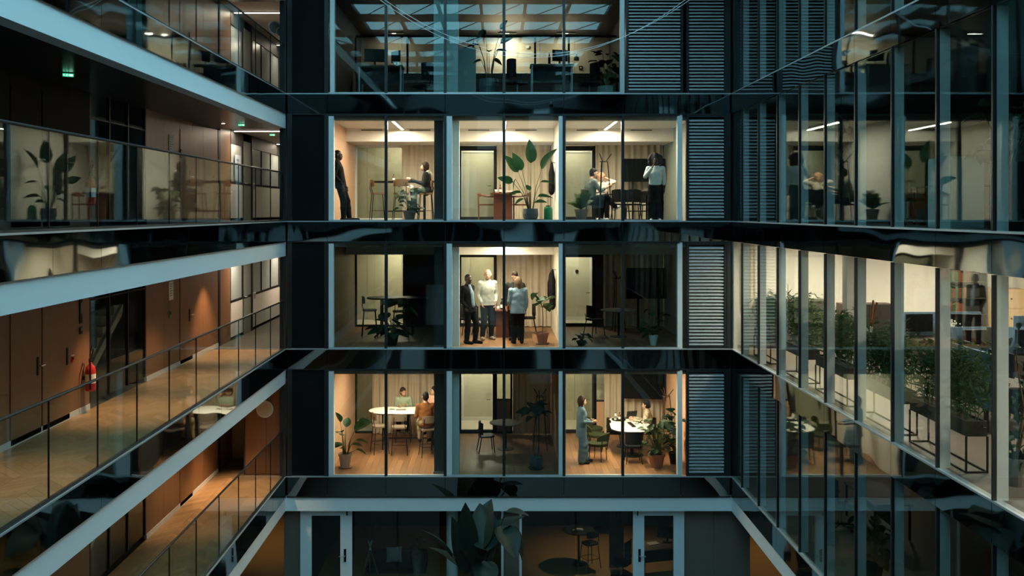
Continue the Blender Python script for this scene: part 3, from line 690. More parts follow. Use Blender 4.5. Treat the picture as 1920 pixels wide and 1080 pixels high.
# pictogram plate in the second and third storey corridors
for l in (2, 3):
    t = thing('toilet_sign', 'small white pictogram plate on the corridor door of the %s storey' % LV[l], 'sign', (XW, 28.55, F(l) + .93))
    bx(.001, .015, -.16, .16, -.02, .16).build('plate', PAPER, t)
    for dy in (-.07, .07):
        m = MB(); m.tube([(.015, dy, .0), (.02, dy, .0)], .03, 10); m.box(.015, .02, dy - .028, dy + .028, .03, .12); m.build('figure', BLACK, t)
t = thing('corridor_poster', 'pale notice with printed lines on the third storey corridor glazing', 'notice', (XW + .01, 26.7, F(3) + 1.5)); bx(0, .008, -.28, .28, -.4, .3).build('sheet', mat('pale_blue_sheet', (.5, .56, .66)), t)
m = MB()
for k in range(3):
    for j in range(3): m.box(.008, .0095, -.14 + j * .1, -.06 + j * .1, .12 - k * .1, .19 - k * .1)
m.build('print', BLUEP, t)
# ================================================================= RIGHT OFFICE FACADE
MY = [24.36] + [23.39 - 1.479 * k for k in range(0, 15)]
POS = ['in the corner'] + ['%s bay from the corner' % s for s in ('second', 'third', 'fourth', 'fifth', 'sixth', 'seventh', 'eighth', 'ninth', 'tenth', 'eleventh', 'twelfth', 'thirteenth', 'fourteenth', 'fifteenth')]
for l in (1, 2, 3, 4, 5):
    s = sthing('wall_right', 'dark mirror spandrel band at the %s floor of the right facade' % LV[l])
    for a, b_ in zip(MY[1:], MY[:-1]):
        bx(XR, XR + .06, a + .005, b_ - .005, F(l) - .49, F(l) - .005).build('spandrel_panel', SPAND, s)
    struct(bx(XR + .002, XR + .12, MY[-1], 24.36, F(l) - .004, F(l) + .022).build(nm('trim'), ALU), 'pale metal sill of the %s storey right windows' % LV[l])
    if l < 5:
        for k, (a, b_) in enumerate(zip(MY[1:], MY[:-1])):
            z0, z1 = F(l) + .022, F(l) + 2.69
            wn = sthing(nm('window'), 'tall office pane of the right facade, %s, %s storey' % (POS[k], LV[l]))
            bx(XR + .03, XR + .046, a + .03, b_ - .03, z0 + .01, z1).build('pane', GLASS, wn)
            bx(XR + .004, XR + .05, a - .018, a + .018, z0, z1).build('mullion', DARKM, wn)
            bx(XR + .052, XR + .19, a - .02, a + .05, z0, z1).build('fin', FIN, wn)
    if l < 5:
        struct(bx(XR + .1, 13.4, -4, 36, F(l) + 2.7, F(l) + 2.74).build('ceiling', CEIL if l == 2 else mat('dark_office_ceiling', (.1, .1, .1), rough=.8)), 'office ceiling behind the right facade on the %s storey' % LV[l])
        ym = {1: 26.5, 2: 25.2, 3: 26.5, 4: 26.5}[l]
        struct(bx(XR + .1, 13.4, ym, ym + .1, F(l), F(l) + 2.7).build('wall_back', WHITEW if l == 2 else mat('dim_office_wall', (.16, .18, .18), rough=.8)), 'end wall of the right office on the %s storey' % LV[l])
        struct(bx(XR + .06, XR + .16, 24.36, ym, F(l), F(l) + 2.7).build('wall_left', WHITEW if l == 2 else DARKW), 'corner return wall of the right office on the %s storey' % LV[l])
# edge beam of the first floor on back and right side, and the ground floor walls
struct(bx(XL - .2, XR + .1, 24.42, 24.62, F(1) - .86, F(1) - .515).build(nm('trim'), BEAM), 'pale steel beam across the back facade above the ground floor')
struct(bx(XR + .02, XR + .25, -4, 24.4, F(1) - .86, F(1) - .49).build(nm('trim'), BEAM), 'pale steel beam along the right facade above the ground floor')
GT = F(1) - .86
BRW = mat('brown_cladding', (0.15, 0.12, 0.09), rough=.6, scale=(3, 3, .6), col2=(.19, .15, .115))
for a, b_, s_ in ((-5.36, -4.86, 'left'), (4.72, 5.5, 'right'), (5.5, 6.42, 'far right')):
    struct(bx(a + .004, b_ - .004, 24.66, 24.78, 0, GT).build('wall_back', BRW), 'brown clad ground floor wall panel on the %s' % s_)
def gdoor(x0, x1, gx0, gx1, lab, hside):
    d = sthing(nm('door'), lab); y = 24.6
    bx(x0, gx0, y, y + .08, 0, GT).build('stile', BEAM, d); bx(gx1, x1, y, y + .08, 0, GT).build('stile', BEAM, d)
    bx(gx0, gx1, y, y + .08, GT - .17, GT).build('top_rail', BEAM, d); bx(gx0, gx1, y, y + .08, 0, .3).build('bottom_rail', BEAM, d)
    bx(gx0, gx1, y + .03, y + .04, .3, GT - .17).build('pane', GLASS, d)
    hx = gx1 + .12 if hside > 0 else gx0 - .12
    bx(hx - .03, hx + .03, y - .015, y, 1.0, 1.32).build('handle_plate', BLACK, d)
    MB().tube([(hx, y - .01, 1.15), (hx, y - .06, 1.15), (hx - .15 * hside, y - .06, 1.15)], .012, 8).build('lever', STEELB, d)
    MB().box(hx + .05 * hside - .015, hx + .05 * hside + .015, y - .03, y, GT - .16, GT - .06).build('hinge', BLACK, d)
s_ = 24.6 / FPX
gdoor((563 - CX) * s_, (660 - CX) * s_, (584 - CX) * s_, (638 - CX) * s_, 'pale framed glass door of the left ground floor room', 1)
gdoor((1187 - CX) * s_, (1283 - CX) * s_, (1208 - CX) * s_, (1263 - CX) * s_, 'pale framed glass door of the right ground floor room', -1)
gw = sthing(nm('window'), 'dark ground floor shopfront glazing between the doors')
for a, b_ in ((662, 745), (745, 825), (865, 940), (976, 1080), (1080, 1186)): bx((a - CX) * s_ + .02, (b_ - CX) * s_ - .02, 24.64, 24.656, .05, GT).build('pane', GLASS, gw)
for x in (942, 976): bx((x - CX) * s_ - .03, (x - CX) * s_ + .03, 24.6, 24.72, 0, GT).build('mullion', BEAM, gw)
bx((945 - CX) * s_, (973 - CX) * s_, 24.66, 24.7, 0, GT).build('infill_panel', BRW, gw)
bx((662 - CX) * s_, (1186 - CX) * s_, 24.62, 24.7, 0, .05).build('sill', DARKM, gw)
t = struct(MB().tube([((847 - CX) * s_, 24.9, 0), ((847 - CX) * s_, 24.9, GT)], .15, 24).build('wall_column', TEALP), 'round pale column behind the ground floor glass')
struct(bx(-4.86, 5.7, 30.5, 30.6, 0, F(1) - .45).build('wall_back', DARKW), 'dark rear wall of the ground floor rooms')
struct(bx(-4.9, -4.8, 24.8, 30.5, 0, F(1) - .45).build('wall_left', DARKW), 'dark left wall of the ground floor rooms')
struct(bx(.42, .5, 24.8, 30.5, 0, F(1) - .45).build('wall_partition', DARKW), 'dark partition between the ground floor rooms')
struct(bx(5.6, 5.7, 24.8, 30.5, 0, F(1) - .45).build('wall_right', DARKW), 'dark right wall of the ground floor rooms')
GFL = mat('tan_vinyl_floor', (.42, .28, .13), rough=.4, var=.1)
struct(bx(-4.8, .42, 24.8, 30.5, 0, .012).build('floor', GFL), 'tan floor of the left ground floor room')
struct(bx(.5, 5.6, 24.8, 30.5, 0, .012).build('floor', GFL), 'tan floor of the right ground floor room')
struct(bx(6.42, 12, 24.8, 33, 0, .012).build('floor', GFL), 'tan floor of the right ground floor passage')
struct(bx(-10.2, -5.36, 24.8, 33, 0, .012).build('floor', GFL), 'tan floor of the left ground floor passage')
for x, y, p, lab in ((3.1, 27.6, 70, 'lamp over the right ground floor room'), (7.6, 28.0, 60, 'lamp over the right ground floor passage'), (-6.6, 29.0, 60, 'lamp over the left ground floor passage'), (-2.5, 28.8, .6, 'faint lamp over the left ground floor room')):
    t = thing('downlight', lab, 'lamp', (x, y, F(1) - .45), group='ground floor lamps')
    MB().lathe([(.1, -.02), (.1, -.001)], 16).build('trim_ring', FIN, t); MB().lathe([(.08, -.026), (.08, -.02)], 16).build('lens', LAMPW, t)
    spot('lamp_light', (0, 0, -.05), p, (1, .66, .32), 110, .7, t)
# lights of the bright second storey office (ceiling panels) and faint ones elsewhere
for k, (x, y, p) in enumerate(((7.6, 23.2, 250), (8.0, 19.5, 140), (8.4, 15.0, 100), (8.4, 10.5, 150), (11.2, 22.6, 240), (11.4, 16.5, 130))):
    t = thing('ceiling_lamp', 'square ceiling lamp of the bright office, %s from the back' % ('first', 'second', 'third', 'fourth', 'first in the far row,', 'second in the far row,')[k], 'lamp', (x, y, F(2) + 2.7), group='bright office ceiling lamps')
    bx(-.32, .32, -.32, .32, -.03, -.001).build('housing', FIN, t); bx(-.3, .3, -.3, .3, -.036, -.03).build('diffuser', LAMPC, t)
    area('lamp_light', (0, 0, -.06), .58, .58, p, NEUT, t)
t = thing('ceiling_lamp', 'small lamp deep in the first storey right office', 'lamp', (9.5, 24.0, F(1) + 2.7), group='dim office lamps')
bx(-.3, .3, -.3, .3, -.03, -.001).build('housing', FIN, t); bx(-.28, .28, -.28, .28, -.036, -.03).build('diffuser', LAMPC, t)
area('lamp_light', (0, 0, -.06), .5, .5, 5, WARM, t)
# ================================================================= FURNITURE BUILDERS
def stadium(L_, W_, n=12):
    r = W_ / 2; o = []
    for i in range(n + 1): a = -PI / 2 + PI * i / n; o.append((L_ / 2 - r + r * math.cos(a), r * math.sin(a)))
    for i in range(n + 1): a = PI / 2 + PI * i / n; o.append((-L_ / 2 + r + r * math.cos(a), r * math.sin(a)))
    return o
def rrect(W_, D_, r, n=4):
    o = []
    for cx, cy, a0 in ((W_ / 2 - r, -D_ / 2 + r, -90), (W_ / 2 - r, D_ / 2 - r, 0), (-W_ / 2 + r, D_ / 2 - r, 90), (-W_ / 2 + r, -D_ / 2 + r, 180)):
        for i in range(n + 1): a = R(a0 + 90 * i / n); o.append((cx + r * math.cos(a), cy + r * math.sin(a)))
    return o
def curved_back(wid, hgt, curve, th, z, y, n=8):
    """backrest shell bent around the sitter: y is the back plane, bends forward at the sides"""
    m = MB(); rows = []
    def pt(i, zz, off): t = i / n * 2 - 1; return (t * wid / 2, y + curve * (t * t) + off, zz)
    f = [[pt(i, z + hgt * k / 3 - (.03 * (abs(i / n * 2 - 1) ** 3) if k == 3 else 0), 0) for i in range(n + 1)] for k in range(4)]
    b = [[pt(i, z + hgt * k / 3 - (.03 * (abs(i / n * 2 - 1) ** 3) if k == 3 else 0), -th) for i in range(n + 1)] for k in range(4)]
    ring = [f[k][::1] + b[k][::-1] for k in range(4)]
    m.grid(ring, closed=True); nn = 2 * (n + 1); base = 0
    m.f.append(tuple(range(nn))[::-1]); m.f.append(tuple(range(3 * nn, 4 * nn)))
    return m
def bar_stool(loc, rz, label, group, seat_m=None, back_m=None, h=.76):
    t = thing('bar_stool', label, 'stool', loc, rz, group)
    seat_m = seat_m or BROWNP
    MB().prism(rrect(.4, .38, .1), h - .04, h).build('seat', seat_m, t)
    curved_back(.4, .19, .07, .014, h + .17, -.2).build('backrest', back_m or seat_m, t, smooth=False)
    for s in (-1, 1): MB().tube([(s * .15, -.16, h - .02), (s * .155, -.2, h + .1), (s * .15, -.195, h + .28)], .01, 6).build('back_support', BLACK, t)
    for sx in (-1, 1):
        for sy in (-1, 1): MB().tube([(sx * .16, sy * .15, h - .03), (sx * .22, sy * .21, 0)], .011, 6).build('leg', BLACK, t)
    z = .28; k = .203
    MB().tube([(-k, -k + .01, z), (k, -k + .01, z), (k, k - .01, z), (-k, k - .01, z), (-k, -k + .01, z)], .008, 6).build('footrest', BLACK, t)
    return t
def arm_chair(loc, rz, label, group, m=None):
    m = m or REDWOOD; t = thing('armchair', label, 'chair', loc, rz, group)
    MB().prism(rrect(.5, .48, .05), .42, .46).build('seat', m, t)
    for sx in (-1, 1):
        MB().tube([(sx * .24, .2, 0), (sx * .24, .2, .66)], .018, 8).build('leg', m, t)
        MB().tube([(sx * .22, -.22, 0), (sx * .22, -.24, .74)], .018, 8).build('leg', m, t)
        MB().tube([(sx * .24, .24, .665), (sx * .25, 0, .67), (sx * .2, -.24, .72)], .02, 8).build('armrest', m, t)
    curved_back(.46, .12, .06, .025, .66, -.23).build('backrest', m, t)
    return t
def side_chair(loc, rz, label, group, m=None, fab=None):
    m = m or BLACK; fab = fab or BLACKF; t = thing('chair', label, 'chair', loc, rz, group)
    MB().prism(rrect(.44, .42, .1), .42, .46).build('seat', fab, t)
    curved_back(.42, .34, .08, .02, .5, -.2).build('backrest', m, t)
    for sx in (-1, 1):
        MB().tube([(sx * .17, .16, .42), (sx * .21, .2, 0)], .014, 6).build('leg', m, t); MB().tube([(sx * .17, -.16, .42), (sx * .21, -.24, 0)], .014, 6).build('leg', m, t)
        MB().tube([(sx * .16, -.17, .43), (sx * .17, -.205, .6)], .012, 6).build('back_support', m, t)
    return t
def tub_chair(loc, rz, label, group):
    t = thing('upholstered_chair', label, 'chair', loc, rz, group)
    MB().prism([(.27 * math.cos(2 * PI * i / 20), .26 * math.sin(2 * PI * i / 20)) for i in range(20)], .40, .47).build('seat', GREENF, t)
    m = MB(); rows = []
    for i in range(15):
        a = R(200 + 140 * i / 14 + 0); cx, cy = math.cos(a), math.sin(a); hh = .1 * math.sin(PI * i / 14) ** .5 + .05
        rows.append([(.27 * cx, .26 * cy, .56), (.31 * cx, .30 * cy, .56), (.32 * cx, .31 * cy, .6 + hh), (.27 * cx, .26 * cy, .6 + hh)])
    m.grid(rows, closed=True); m.f.append((0, 1, 2, 3)); e = len(m.v) - 4; m.f.append((e + 3, e + 2, e + 1, e))
    m.build('backrest', GREENF, t)
    for a in (230, 310): MB().tube([(.25 * math.cos(R(a)), .24 * math.sin(R(a)), .42), (.29 * math.cos(R(a)), .28 * math.sin(R(a)), .6)], .012, 6).build('back_support', BLACK, t)
    for a in (45, 135, 225, 315): MB().tube([(.22 * math.cos(R(a)), .22 * math.sin(R(a)), .42), (.25 * math.cos(R(a)), .25 * math.sin(R(a)), 0)], .012, 6).build('leg', BLACK, t)
    return t
def pill_table(loc, rz, L_, W_, h, label, top=None, group=None):
    t = thing('high_table', label, 'table', loc, rz, group)
    o = MB().prism(stadium(L_, W_), h - .012, h).build('tabletop', top or TABLEW, t)
    MB().prism(stadium(L_ - .006, W_ - .006), h - .04, h - .0125).build('edge', BLACK, t)
    for sx in (-1, 1):
        for sy in (-1, 1): bx(sx * (L_ / 2 - .42) - .02, sx * (L_ / 2 - .42) + .02, sy * (W_ / 2 - .2) - .02, sy * (W_ / 2 - .2) + .02, 0, h - .04).build('leg', BLACK, t)
        bx(sx * (L_ / 2 - .42) - .015, sx * (L_ / 2 - .42) + .015, -(W_ / 2 - .22), W_ / 2 - .22, .25, .28).build('crossbar', BLACK, t)
    bx(-(L_ / 2 - .42), L_ / 2 - .42, -.015, .015, .25, .28).build('footrail', BLACK, t)
    return t
def panel_table(loc, rz, L_, W_, h, label, m=None):
    m = m or REDWOOD; t = thing('table', label, 'table', loc, rz)
    MB().prism(rrect(W_, L_, .04), h - .035, h).build('tabletop', m, t)
    for s in (-1, 1): bx(-W_ * .36, W_ * .36, s * (L_ / 2 - .18) - .03, s * (L_ / 2 - .18) + .03, 0, h - .035).build('panel_leg', m, t)
    bx(-.02, .02, -(L_ / 2 - .21), L_ / 2 - .21, h - .2, h - .036).build('stretcher', m, t)
    return t
def round_table(loc, r, h, label, top=None):
    t = thing('round_table', label, 'table', loc)
    MB().lathe([(r - .01, h - .025), (r, h - .015), (r, h - .005), (r - .005, h)], 32).build('tabletop', top or GREYPOT, t)
    MB().tube([(0, 0, .02), (0, 0, h - .025)], .03, 12).build('column', BLACK, t); MB().lathe([(.24, 0), (.24, .012), (.04, .03)], 24).build('base', BLACK, t)
    return t
def coat_rack(loc, rz, label, m=None, h=1.72):
    m = m or BLACK; t = thing('coat_rack', label, 'coat rack', loc, rz, 'tripod coat racks')
    for k in range(3):
        a = R(90 + 120 * k); b = R(90 + 120 * k)
        MB().tube([(.23 * math.cos(a), .23 * math.sin(a), 0), (.1 * math.cos(a), .1 * math.sin(a), h - .22), (.08 * math.cos(a), .08 * math.sin(a), h - .19)], .013, 8).build('leg', m, t)
        MB().tube([(.06 * math.cos(a), .06 * math.sin(a), h - .19), (.2 * math.cos(a), .2 * math.sin(a), h)], .012, 8).build('hook', m, t)
    MB().tube([(.1 * math.cos(2 * PI * i / 12), .1 * math.sin(2 * PI * i / 12), h - .2) for i in range(13)], .01, 6).build('ring', m, t)
    return t
def tv(loc, rz, W_, H_, label, stand=0.0):
    t = thing('wall_screen', label, 'screen', loc, rz)
    bx(-W_ / 2, W_ / 2, -.02, .03, 0, H_).build('casing', BLACK, t); bx(-W_ / 2 + .01, W_ / 2 - .01, -.023, -.0201, .012, H_ - .01).build('screen', SCREEN, t)
    bx(-.12, .12, .03, .09, H_ * .3, H_ * .7).build('mount', BLACK, t)
    if stand:
        for s in (-1, 1): bx(s * .3 - .03, s * .3 + .03, .03, .07, -stand, H_ * .5).build('stand_post', BLACK, t); bx(s * .3 - .03, s * .3 + .03, -.25, .3, -stand, -stand + .03).build('stand_foot', BLACK, t)
    return t
def bottle(loc, label, m=None, h=.2, r=.035):
    t = thing('bottle', label, 'bottle', loc, group='bottles')
    MB().lathe([(r * .9, 0), (r, .008), (r, h * .55), (r * .9, h * .62), (r * .35, h * .74), (r * .35, h * .88)], 14).build('body', m or AMBER, t, smooth=True)
    MB().lathe([(r * .42, h * .88), (r * .42, h)], 10).build('cap', BLACK, t); MB().lathe([(r * 1.02, h * .15), (r * 1.02, h * .45)], 14).build('paper_label', PAPER, t)
    return t
def cup(loc, label, m=None):
    t = thing('cup', label, 'cup', loc)
    MB().lathe([(.028, 0), (.036, .09), (.033, .09), (.026, .006)], 14).build('body', m or PAPER, t, smooth=True)
    return t
def laptop(loc, rz, label):
    t = thing('laptop', label, 'laptop', loc, rz)
    bx(-.16, .16, -.11, .11, 0, .014).build('keyboard_base', DARKM, t); M_ = Matrix.Translation((0, .11, .014)) @ Matrix.Rotation(R(-15), 4, 'X')
    MB().box(-.16, .16, 0, .008, 0, .22, M_).build('lid', DARKM, t)
    return t
def monitor(loc, rz, label, group='office monitors', W_=.56, H_=.34):
    t = thing('monitor', label, 'monitor', loc, rz, group)
    bx(-W_ / 2, W_ / 2, -.012, .02, .12, .12 + H_).build('casing', BLACK, t); bx(-W_ / 2 + .008, W_ / 2 - .008, -.015, -.0121, .13, .11 + H_).build('screen', SCREEN, t)
    bx(-.025, .025, .02, .045, .01, .28).build('stand', BLACK, t); bx(-.12, .12, -.07, .09, 0, .012).build('base', BLACK, t)
    return t
def desk(loc, rz, L_, W_, label, group, h=.73, top=None, leg=None):
    t = thing('desk', label, 'desk', loc, rz, group); leg = leg or BLACK
    bx(-L_ / 2, L_ / 2, -W_ / 2, W_ / 2, h - .03, h).build('desktop', top or BROWNP, t)
    for s in (-1, 1):
        for q in (-1, 1): bx(s * (L_ / 2 - .05) - .02, s * (L_ / 2 - .05) + .02, q * (W_ / 2 - .05) - .02, q * (W_ / 2 - .05) + .02, 0, h - .03).build('leg', leg, t)
    bx(-L_ / 2 + .07, L_ / 2 - .07, -.01, .01, h - .46, h - .03).build('modesty_panel', BLACK, t)
    return t
def office_chair(loc, rz, label, group='office swivel chairs', m=None):
    m = m or BLACKF; t = thing('office_chair', label, 'chair', loc, rz, group)
    for k in range(5):
        a = R(90 + 72 * k); g = MB().tube([(0, 0, .12), (.3 * math.cos(a), .3 * math.sin(a), .075)], [.025, .016], 6).build('base_arm', BLACK, t)
        MB().tube([(.3 * math.cos(a) - .02 * math.sin(a), .3 * math.sin(a) + .02 * math.cos(a), .03), (.3 * math.cos(a) + .02 * math.sin(a), .3 * math.sin(a) - .02 * math.cos(a), .03)], .03, 10).build('caster', BLACK, g)
    MB().tube([(0, 0, .1), (0, 0, .44)], .025, 8).build('gas_column', STEELB, t)
    MB().prism(rrect(.48, .46, .1), .44, .5).build('seat', m, t); curved_back(.44, .5, .07, .03, .6, -.24).build('backrest', m, t)
    MB().tube([(0, -.1, .45), (0, -.26, .48), (0, -.28, .7)], .02, 6).build('back_support', BLACK, t)
    for s in (-1, 1): MB().tube([(s * .22, -.05, .46), (s * .27, -.05, .5), (s * .27, -.05, .68), (s * .27, .14, .7)], .015, 6).build('armrest', BLACK, t)
    return t

# ---------------------------------------------------------------- plants
def leaf_me(kind, m):
    prof = {'paddle': lambda t: .27 * math.sin(PI * min(1, t ** .75)) ** .8 * (1 - .2 * t), 'oval': lambda t: .36 * math.sin(PI * t ** .85) ** .75,
            'heart': lambda t: .5 * math.sin(PI * t ** .55) ** .7, 'lance': lambda t: .11 * math.sin(PI * t ** .7) ** .8}[kind]
    m_ = MB(); n = 9; rows = []
    for i in range(n + 1):
        t = i / n; w_ = max(.004, prof(t)); zc = -.22 * t * t
        rows.append([(-w_, t, zc + w_ * .32), (-w_ * .5, t, zc + w_ * .08), (0, t, zc - .012), (w_ * .5, t, zc + w_ * .08), (w_, t, zc + w_ * .32)])
    m_.grid(rows); me = m_.mesh('leaf', m, True); return me
LM_ = {}
def leaf(parent, kind, m, base, yaw, pitch, s, roll=0.0, width=1.0):
    k = (kind, m.name)
    if k not in LM_: LM_[k] = leaf_me(kind, m)
    o = obj('leaf', LM_[k], parent)
    o.matrix_local = Matrix.Translation(base) @ Matrix.Rotation(yaw, 4, 'Z') @ Matrix.Rotation(pitch, 4, 'X') @ Matrix.Rotation(roll, 4, 'Y') @ Matrix.Diagonal((s * width, s, s, 1))
    return o
def pot(t, r, h, m, saucer=None, kind='taper'):
    if kind == 'taper': prof = [(r * .68, 0), (r * .95, h * .8), (r * 1.02, h * .8), (r * 1.04, h), (r * .92, h), (r * .88, h * .86)]
    elif kind == 'bowl': prof = [(r * .62, 0), (r * .9, h * .25), (r, h * .6), (r * .92, h), (r * .82, h), (r * .85, h * .86)]
    else: prof = [(r, 0), (r, h), (r * .92, h), (r * .9, h * .86)]
    z = 0
    if saucer: MB().lathe([(r * .95, 0), (r * 1.12, .025), (r * 1.05, .025), (r * .9, .012)], 20).build('saucer', saucer, t); z = .013
    MB().lathe(prof, 20, (0, 0, z)).build('pot', m, t, smooth=False)
    MB().lathe([(r * .86, h * .8), (r * .86, h * .87)], 16, (0, 0, z)).build('soil', SOIL, t)
    return h * .87 + z
def bird_plant(loc, rz, label, stems, pr=.2, ph=.36, pm=None, lm=None, saucer=None, kind='bowl', lkind='paddle'):
    """stems: list of (yaw deg, lean, stem height, leaf length, leaf pitch deg)"""
    t = thing('potted_plant', label, 'plant', loc, rz); z0 = pot(t, pr, ph, pm or GREYPOT, saucer, kind); lm = lm or LEAF
    for i, (yaw, lean, h, L_, pitch) in enumerate(stems):
        a = R(yaw); d = Vector((-math.sin(a), math.cos(a), 0)); b = Vector((d.x * .05, d.y * .05, z0 - .03)); e = Vector((d.x * lean, d.y * lean, z0 + h))
        mid = b.lerp(e, .55) - d * lean * .18
        MB().tube([b, mid, e], [.014, .01, .007], 6).build('stem', STEM, t, smooth=True)
        leaf(t, lkind, lm, e, a, R(pitch), L_, R((i * 37) % 40 - 20 + (62 if math.sin(a) > .5 else -62 if math.sin(a) < -.5 else 0) * (1 if pitch > 15 else .35)))
    return t
def bush_plant(loc, label, n, rad, hgt, s, kind, lm, pr=.16, ph=.28, pm=None, saucer=None, seed=1, trunk=0.0, kindpot='taper', low=0.05, nm_='potted_plant', xl=None):
    rnd = random.Random(seed); t = thing(nm_, label, 'plant', loc); z0 = pot(t, pr, ph, pm or GREYPOT, saucer, kindpot)
    if trunk: MB().tube([(0, 0, z0 - .03), (.015, 0, z0 + trunk * .5), (0, .01, z0 + trunk)], [.014, .012, .011], 7).build('stem', BARK, t)
    for i in range(n):
        a = rnd.random() * 2 * PI; rr = rad * (.25 + .75 * rnd.random()); hh = z0 + trunk + hgt * (low + (1 - low) * rnd.random())
        e = Vector((rr * math.cos(a) * .7, rr * math.sin(a) * .7, hh)); b = Vector((0, 0, z0 + trunk * .96 - .01))
        if xl:
            lo_, hi_ = xl[0] - loc[0], xl[1] - loc[0]
            if not lo_ < e.x + 1.25 * s * math.cos(a) < hi_: a = PI - a
            e.x = min(max(e.x, lo_ + .05), hi_ - .05)
        if loc[1] + e.y + s * math.sin(a) < 24.6 < loc[1]: a = -a; e.y = abs(e.y)
        MB().tube([b, b.lerp(e, .5) + Vector((0, 0, .06)), e], [.007, .006, .004], 5).build('stem', STEM, t)
        leaf(t, kind, lm, e, a - PI / 2 + rnd.uniform(-.4, .4), R(rnd.uniform(-35, 40)), s * rnd.uniform(.75, 1.25), rnd.uniform(-.5, .5))
    return t
def palm_plant(loc, label, n=12, L_=.65, seed=2, pm=None, pr=.17, ph=.3):
    rnd = random.Random(seed); t = thing('potted_palm', label, 'plant', loc); z0 = pot(t, pr, ph, pm or GREYPOT, BLACK)
    for i in range(n):
        a = 2 * PI * i / n + rnd.uniform(-.3, .3); el = rnd.uniform(.75, 1.4); L2 = L_ * rnd.uniform(.75, 1.15); pts = []
        for k in range(7):
            u = k / 6; r_ = L2 * u * math.cos(el) * (1 + .25 * u); z_ = z0 + L2 * (u * math.sin(el) * 1.15 - .45 * u * u * (1.3 - el * .5)); pts.append(Vector((r_ * math.cos(a), r_ * math.sin(a), z_)))
        m = MB(); m.tube(pts, [.006, .006, .005, .005, .004, .003, .002], 5)
        sd = Vector((-math.sin(a), math.cos(a), 0))
        for k in range(2, 13):
            u = k / 12.5; i0 = min(5, int(u * 6)); p = pts[i0].lerp(pts[i0 + 1], u * 6 - i0); fw = (pts[i0 + 1] - pts[i0]).normalized()
            for s in (-1, 1):
                q = p + (sd * s * .8 + fw * .7 - Vector((0, 0, .25))).normalized() * (.2 * (1 - .5 * abs(u - .45))); w_ = fw * .012
                m.add([p - w_, p + w_, p.lerp(q, .6) + w_ * .9, q, p.lerp(q, .6) - w_ * .9], [(0, 1, 2, 3, 4)])
        m.build('frond', LEAF3, t)
    return t
def foliage(n, box, s, seed, droop=.3, kind='lance'):
    """cloud of small lance leaves on upright canes: returns (canes, leaves)"""
    rnd = random.Random(seed); cn = MB(); lv = MB(); (x0, x1), (y0, y1), (z0, z1) = box
    nc = max(6, n // 55); canes = []
    for i in range(nc):
        x, y = rnd.uniform(x0 * .7 + x1 * .3, x1 * .7 + x0 * .3), y0 + (y1 - y0) * (i + .5) / nc
        e = Vector((x + rnd.uniform(-.12, .12), y + rnd.uniform(-.12, .12), z0 + (z1 - z0) * rnd.uniform(.65, 1.0))); b = Vector((x, y, z0)); canes.append((b, e))
        cn.tube([b, b.lerp(e, .5) + Vector((rnd.uniform(-.03, .03), rnd.uniform(-.03, .03), 0)), e], [.007, .006, .003], 5)
    for i in range(n):
        b, e = canes[rnd.randrange(nc)]; u = rnd.random() ** .7; p = b.lerp(e, .12 + .9 * u) ; rr = (x1 - x0) * .55 * (1 - .5 * abs(u - .5))
        p = p + Vector((rnd.gauss(0, rr * .5), rnd.gauss(0, rr * .6), rnd.gauss(0, .05))); p.z = max(p.z, z0 + .1)
        p.x = min(max(p.x, x0), x1)
        d = Vector((rnd.gauss(0, 1), rnd.gauss(0, 1), rnd.gauss(-droop, .5))).normalized(); sd = d.cross(Vector((rnd.gauss(0, 1), rnd.gauss(0, 1), rnd.gauss(0, 1)))).normalized()
        L_ = s * rnd.uniform(.6, 1.3); w_ = L_ * .09
        q = p + d * L_
        if q.x < x0: d.x = abs(d.x); q = p + d * L_
        if q.z < z0 + .04: d.z = abs(d.z); q = p + d * L_
        lv.add([p, p + d * L_ * .35 + sd * w_, q, p + d * L_ * .35 - sd * w_], [(0, 1, 2, 3)])
    return cn, lv
def planter(loc, rz, L_, label, seed, n=1000, hgt=1.0, wd=.28):
    t = thing('bamboo_planter', label, 'planter', loc, rz, 'bamboo planters along the office glass')
    f = MB(); h = .68
    for sx in (-1, 1):
        for sy in (0, 1): f.bar((sx * wd / 2, sy * L_, 0), (sx * wd / 2, sy * L_, h - .2), .022, .022)
        f.bar((sx * wd / 2, 0, .012), (sx * wd / 2, L_, .012), .022, .022)
    for sy in (0, 1): f.bar((-wd / 2, sy * L_, .012), (wd / 2, sy * L_, .012), .022, .022)
    f.build('stand', BLACK, t)
    b = MB(); b.box(-wd / 2, wd / 2, 0, L_, h - .2, h - .18); b.box(-wd / 2, -wd / 2 + .012, 0, L_, h - .18, h); b.box(wd / 2 - .012, wd / 2, 0, L_, h - .18, h); b.box(-wd / 2 + .012, wd / 2 - .012, 0, .012, h - .18, h); b.box(-wd / 2 + .012, wd / 2 - .012, L_ - .012, L_, h - .18, h)
    b.build('trough', mat('dark_trough', (.03, .026, .022), rough=.5), t); bx(-wd / 2 + .012, wd / 2 - .012, .012, L_ - .012, h - .1, h - .03).build('soil', SOIL, t)
    cn, lv = foliage(n, ((-wd * .75, wd * 1.1), (.1, L_ - .1), (h - .03, h + hgt)), .15, seed)
    cn.build('canes', STEM, t); o = lv.build('foliage', LEAF3, t); o['kind'] = 'stuff'
    return t
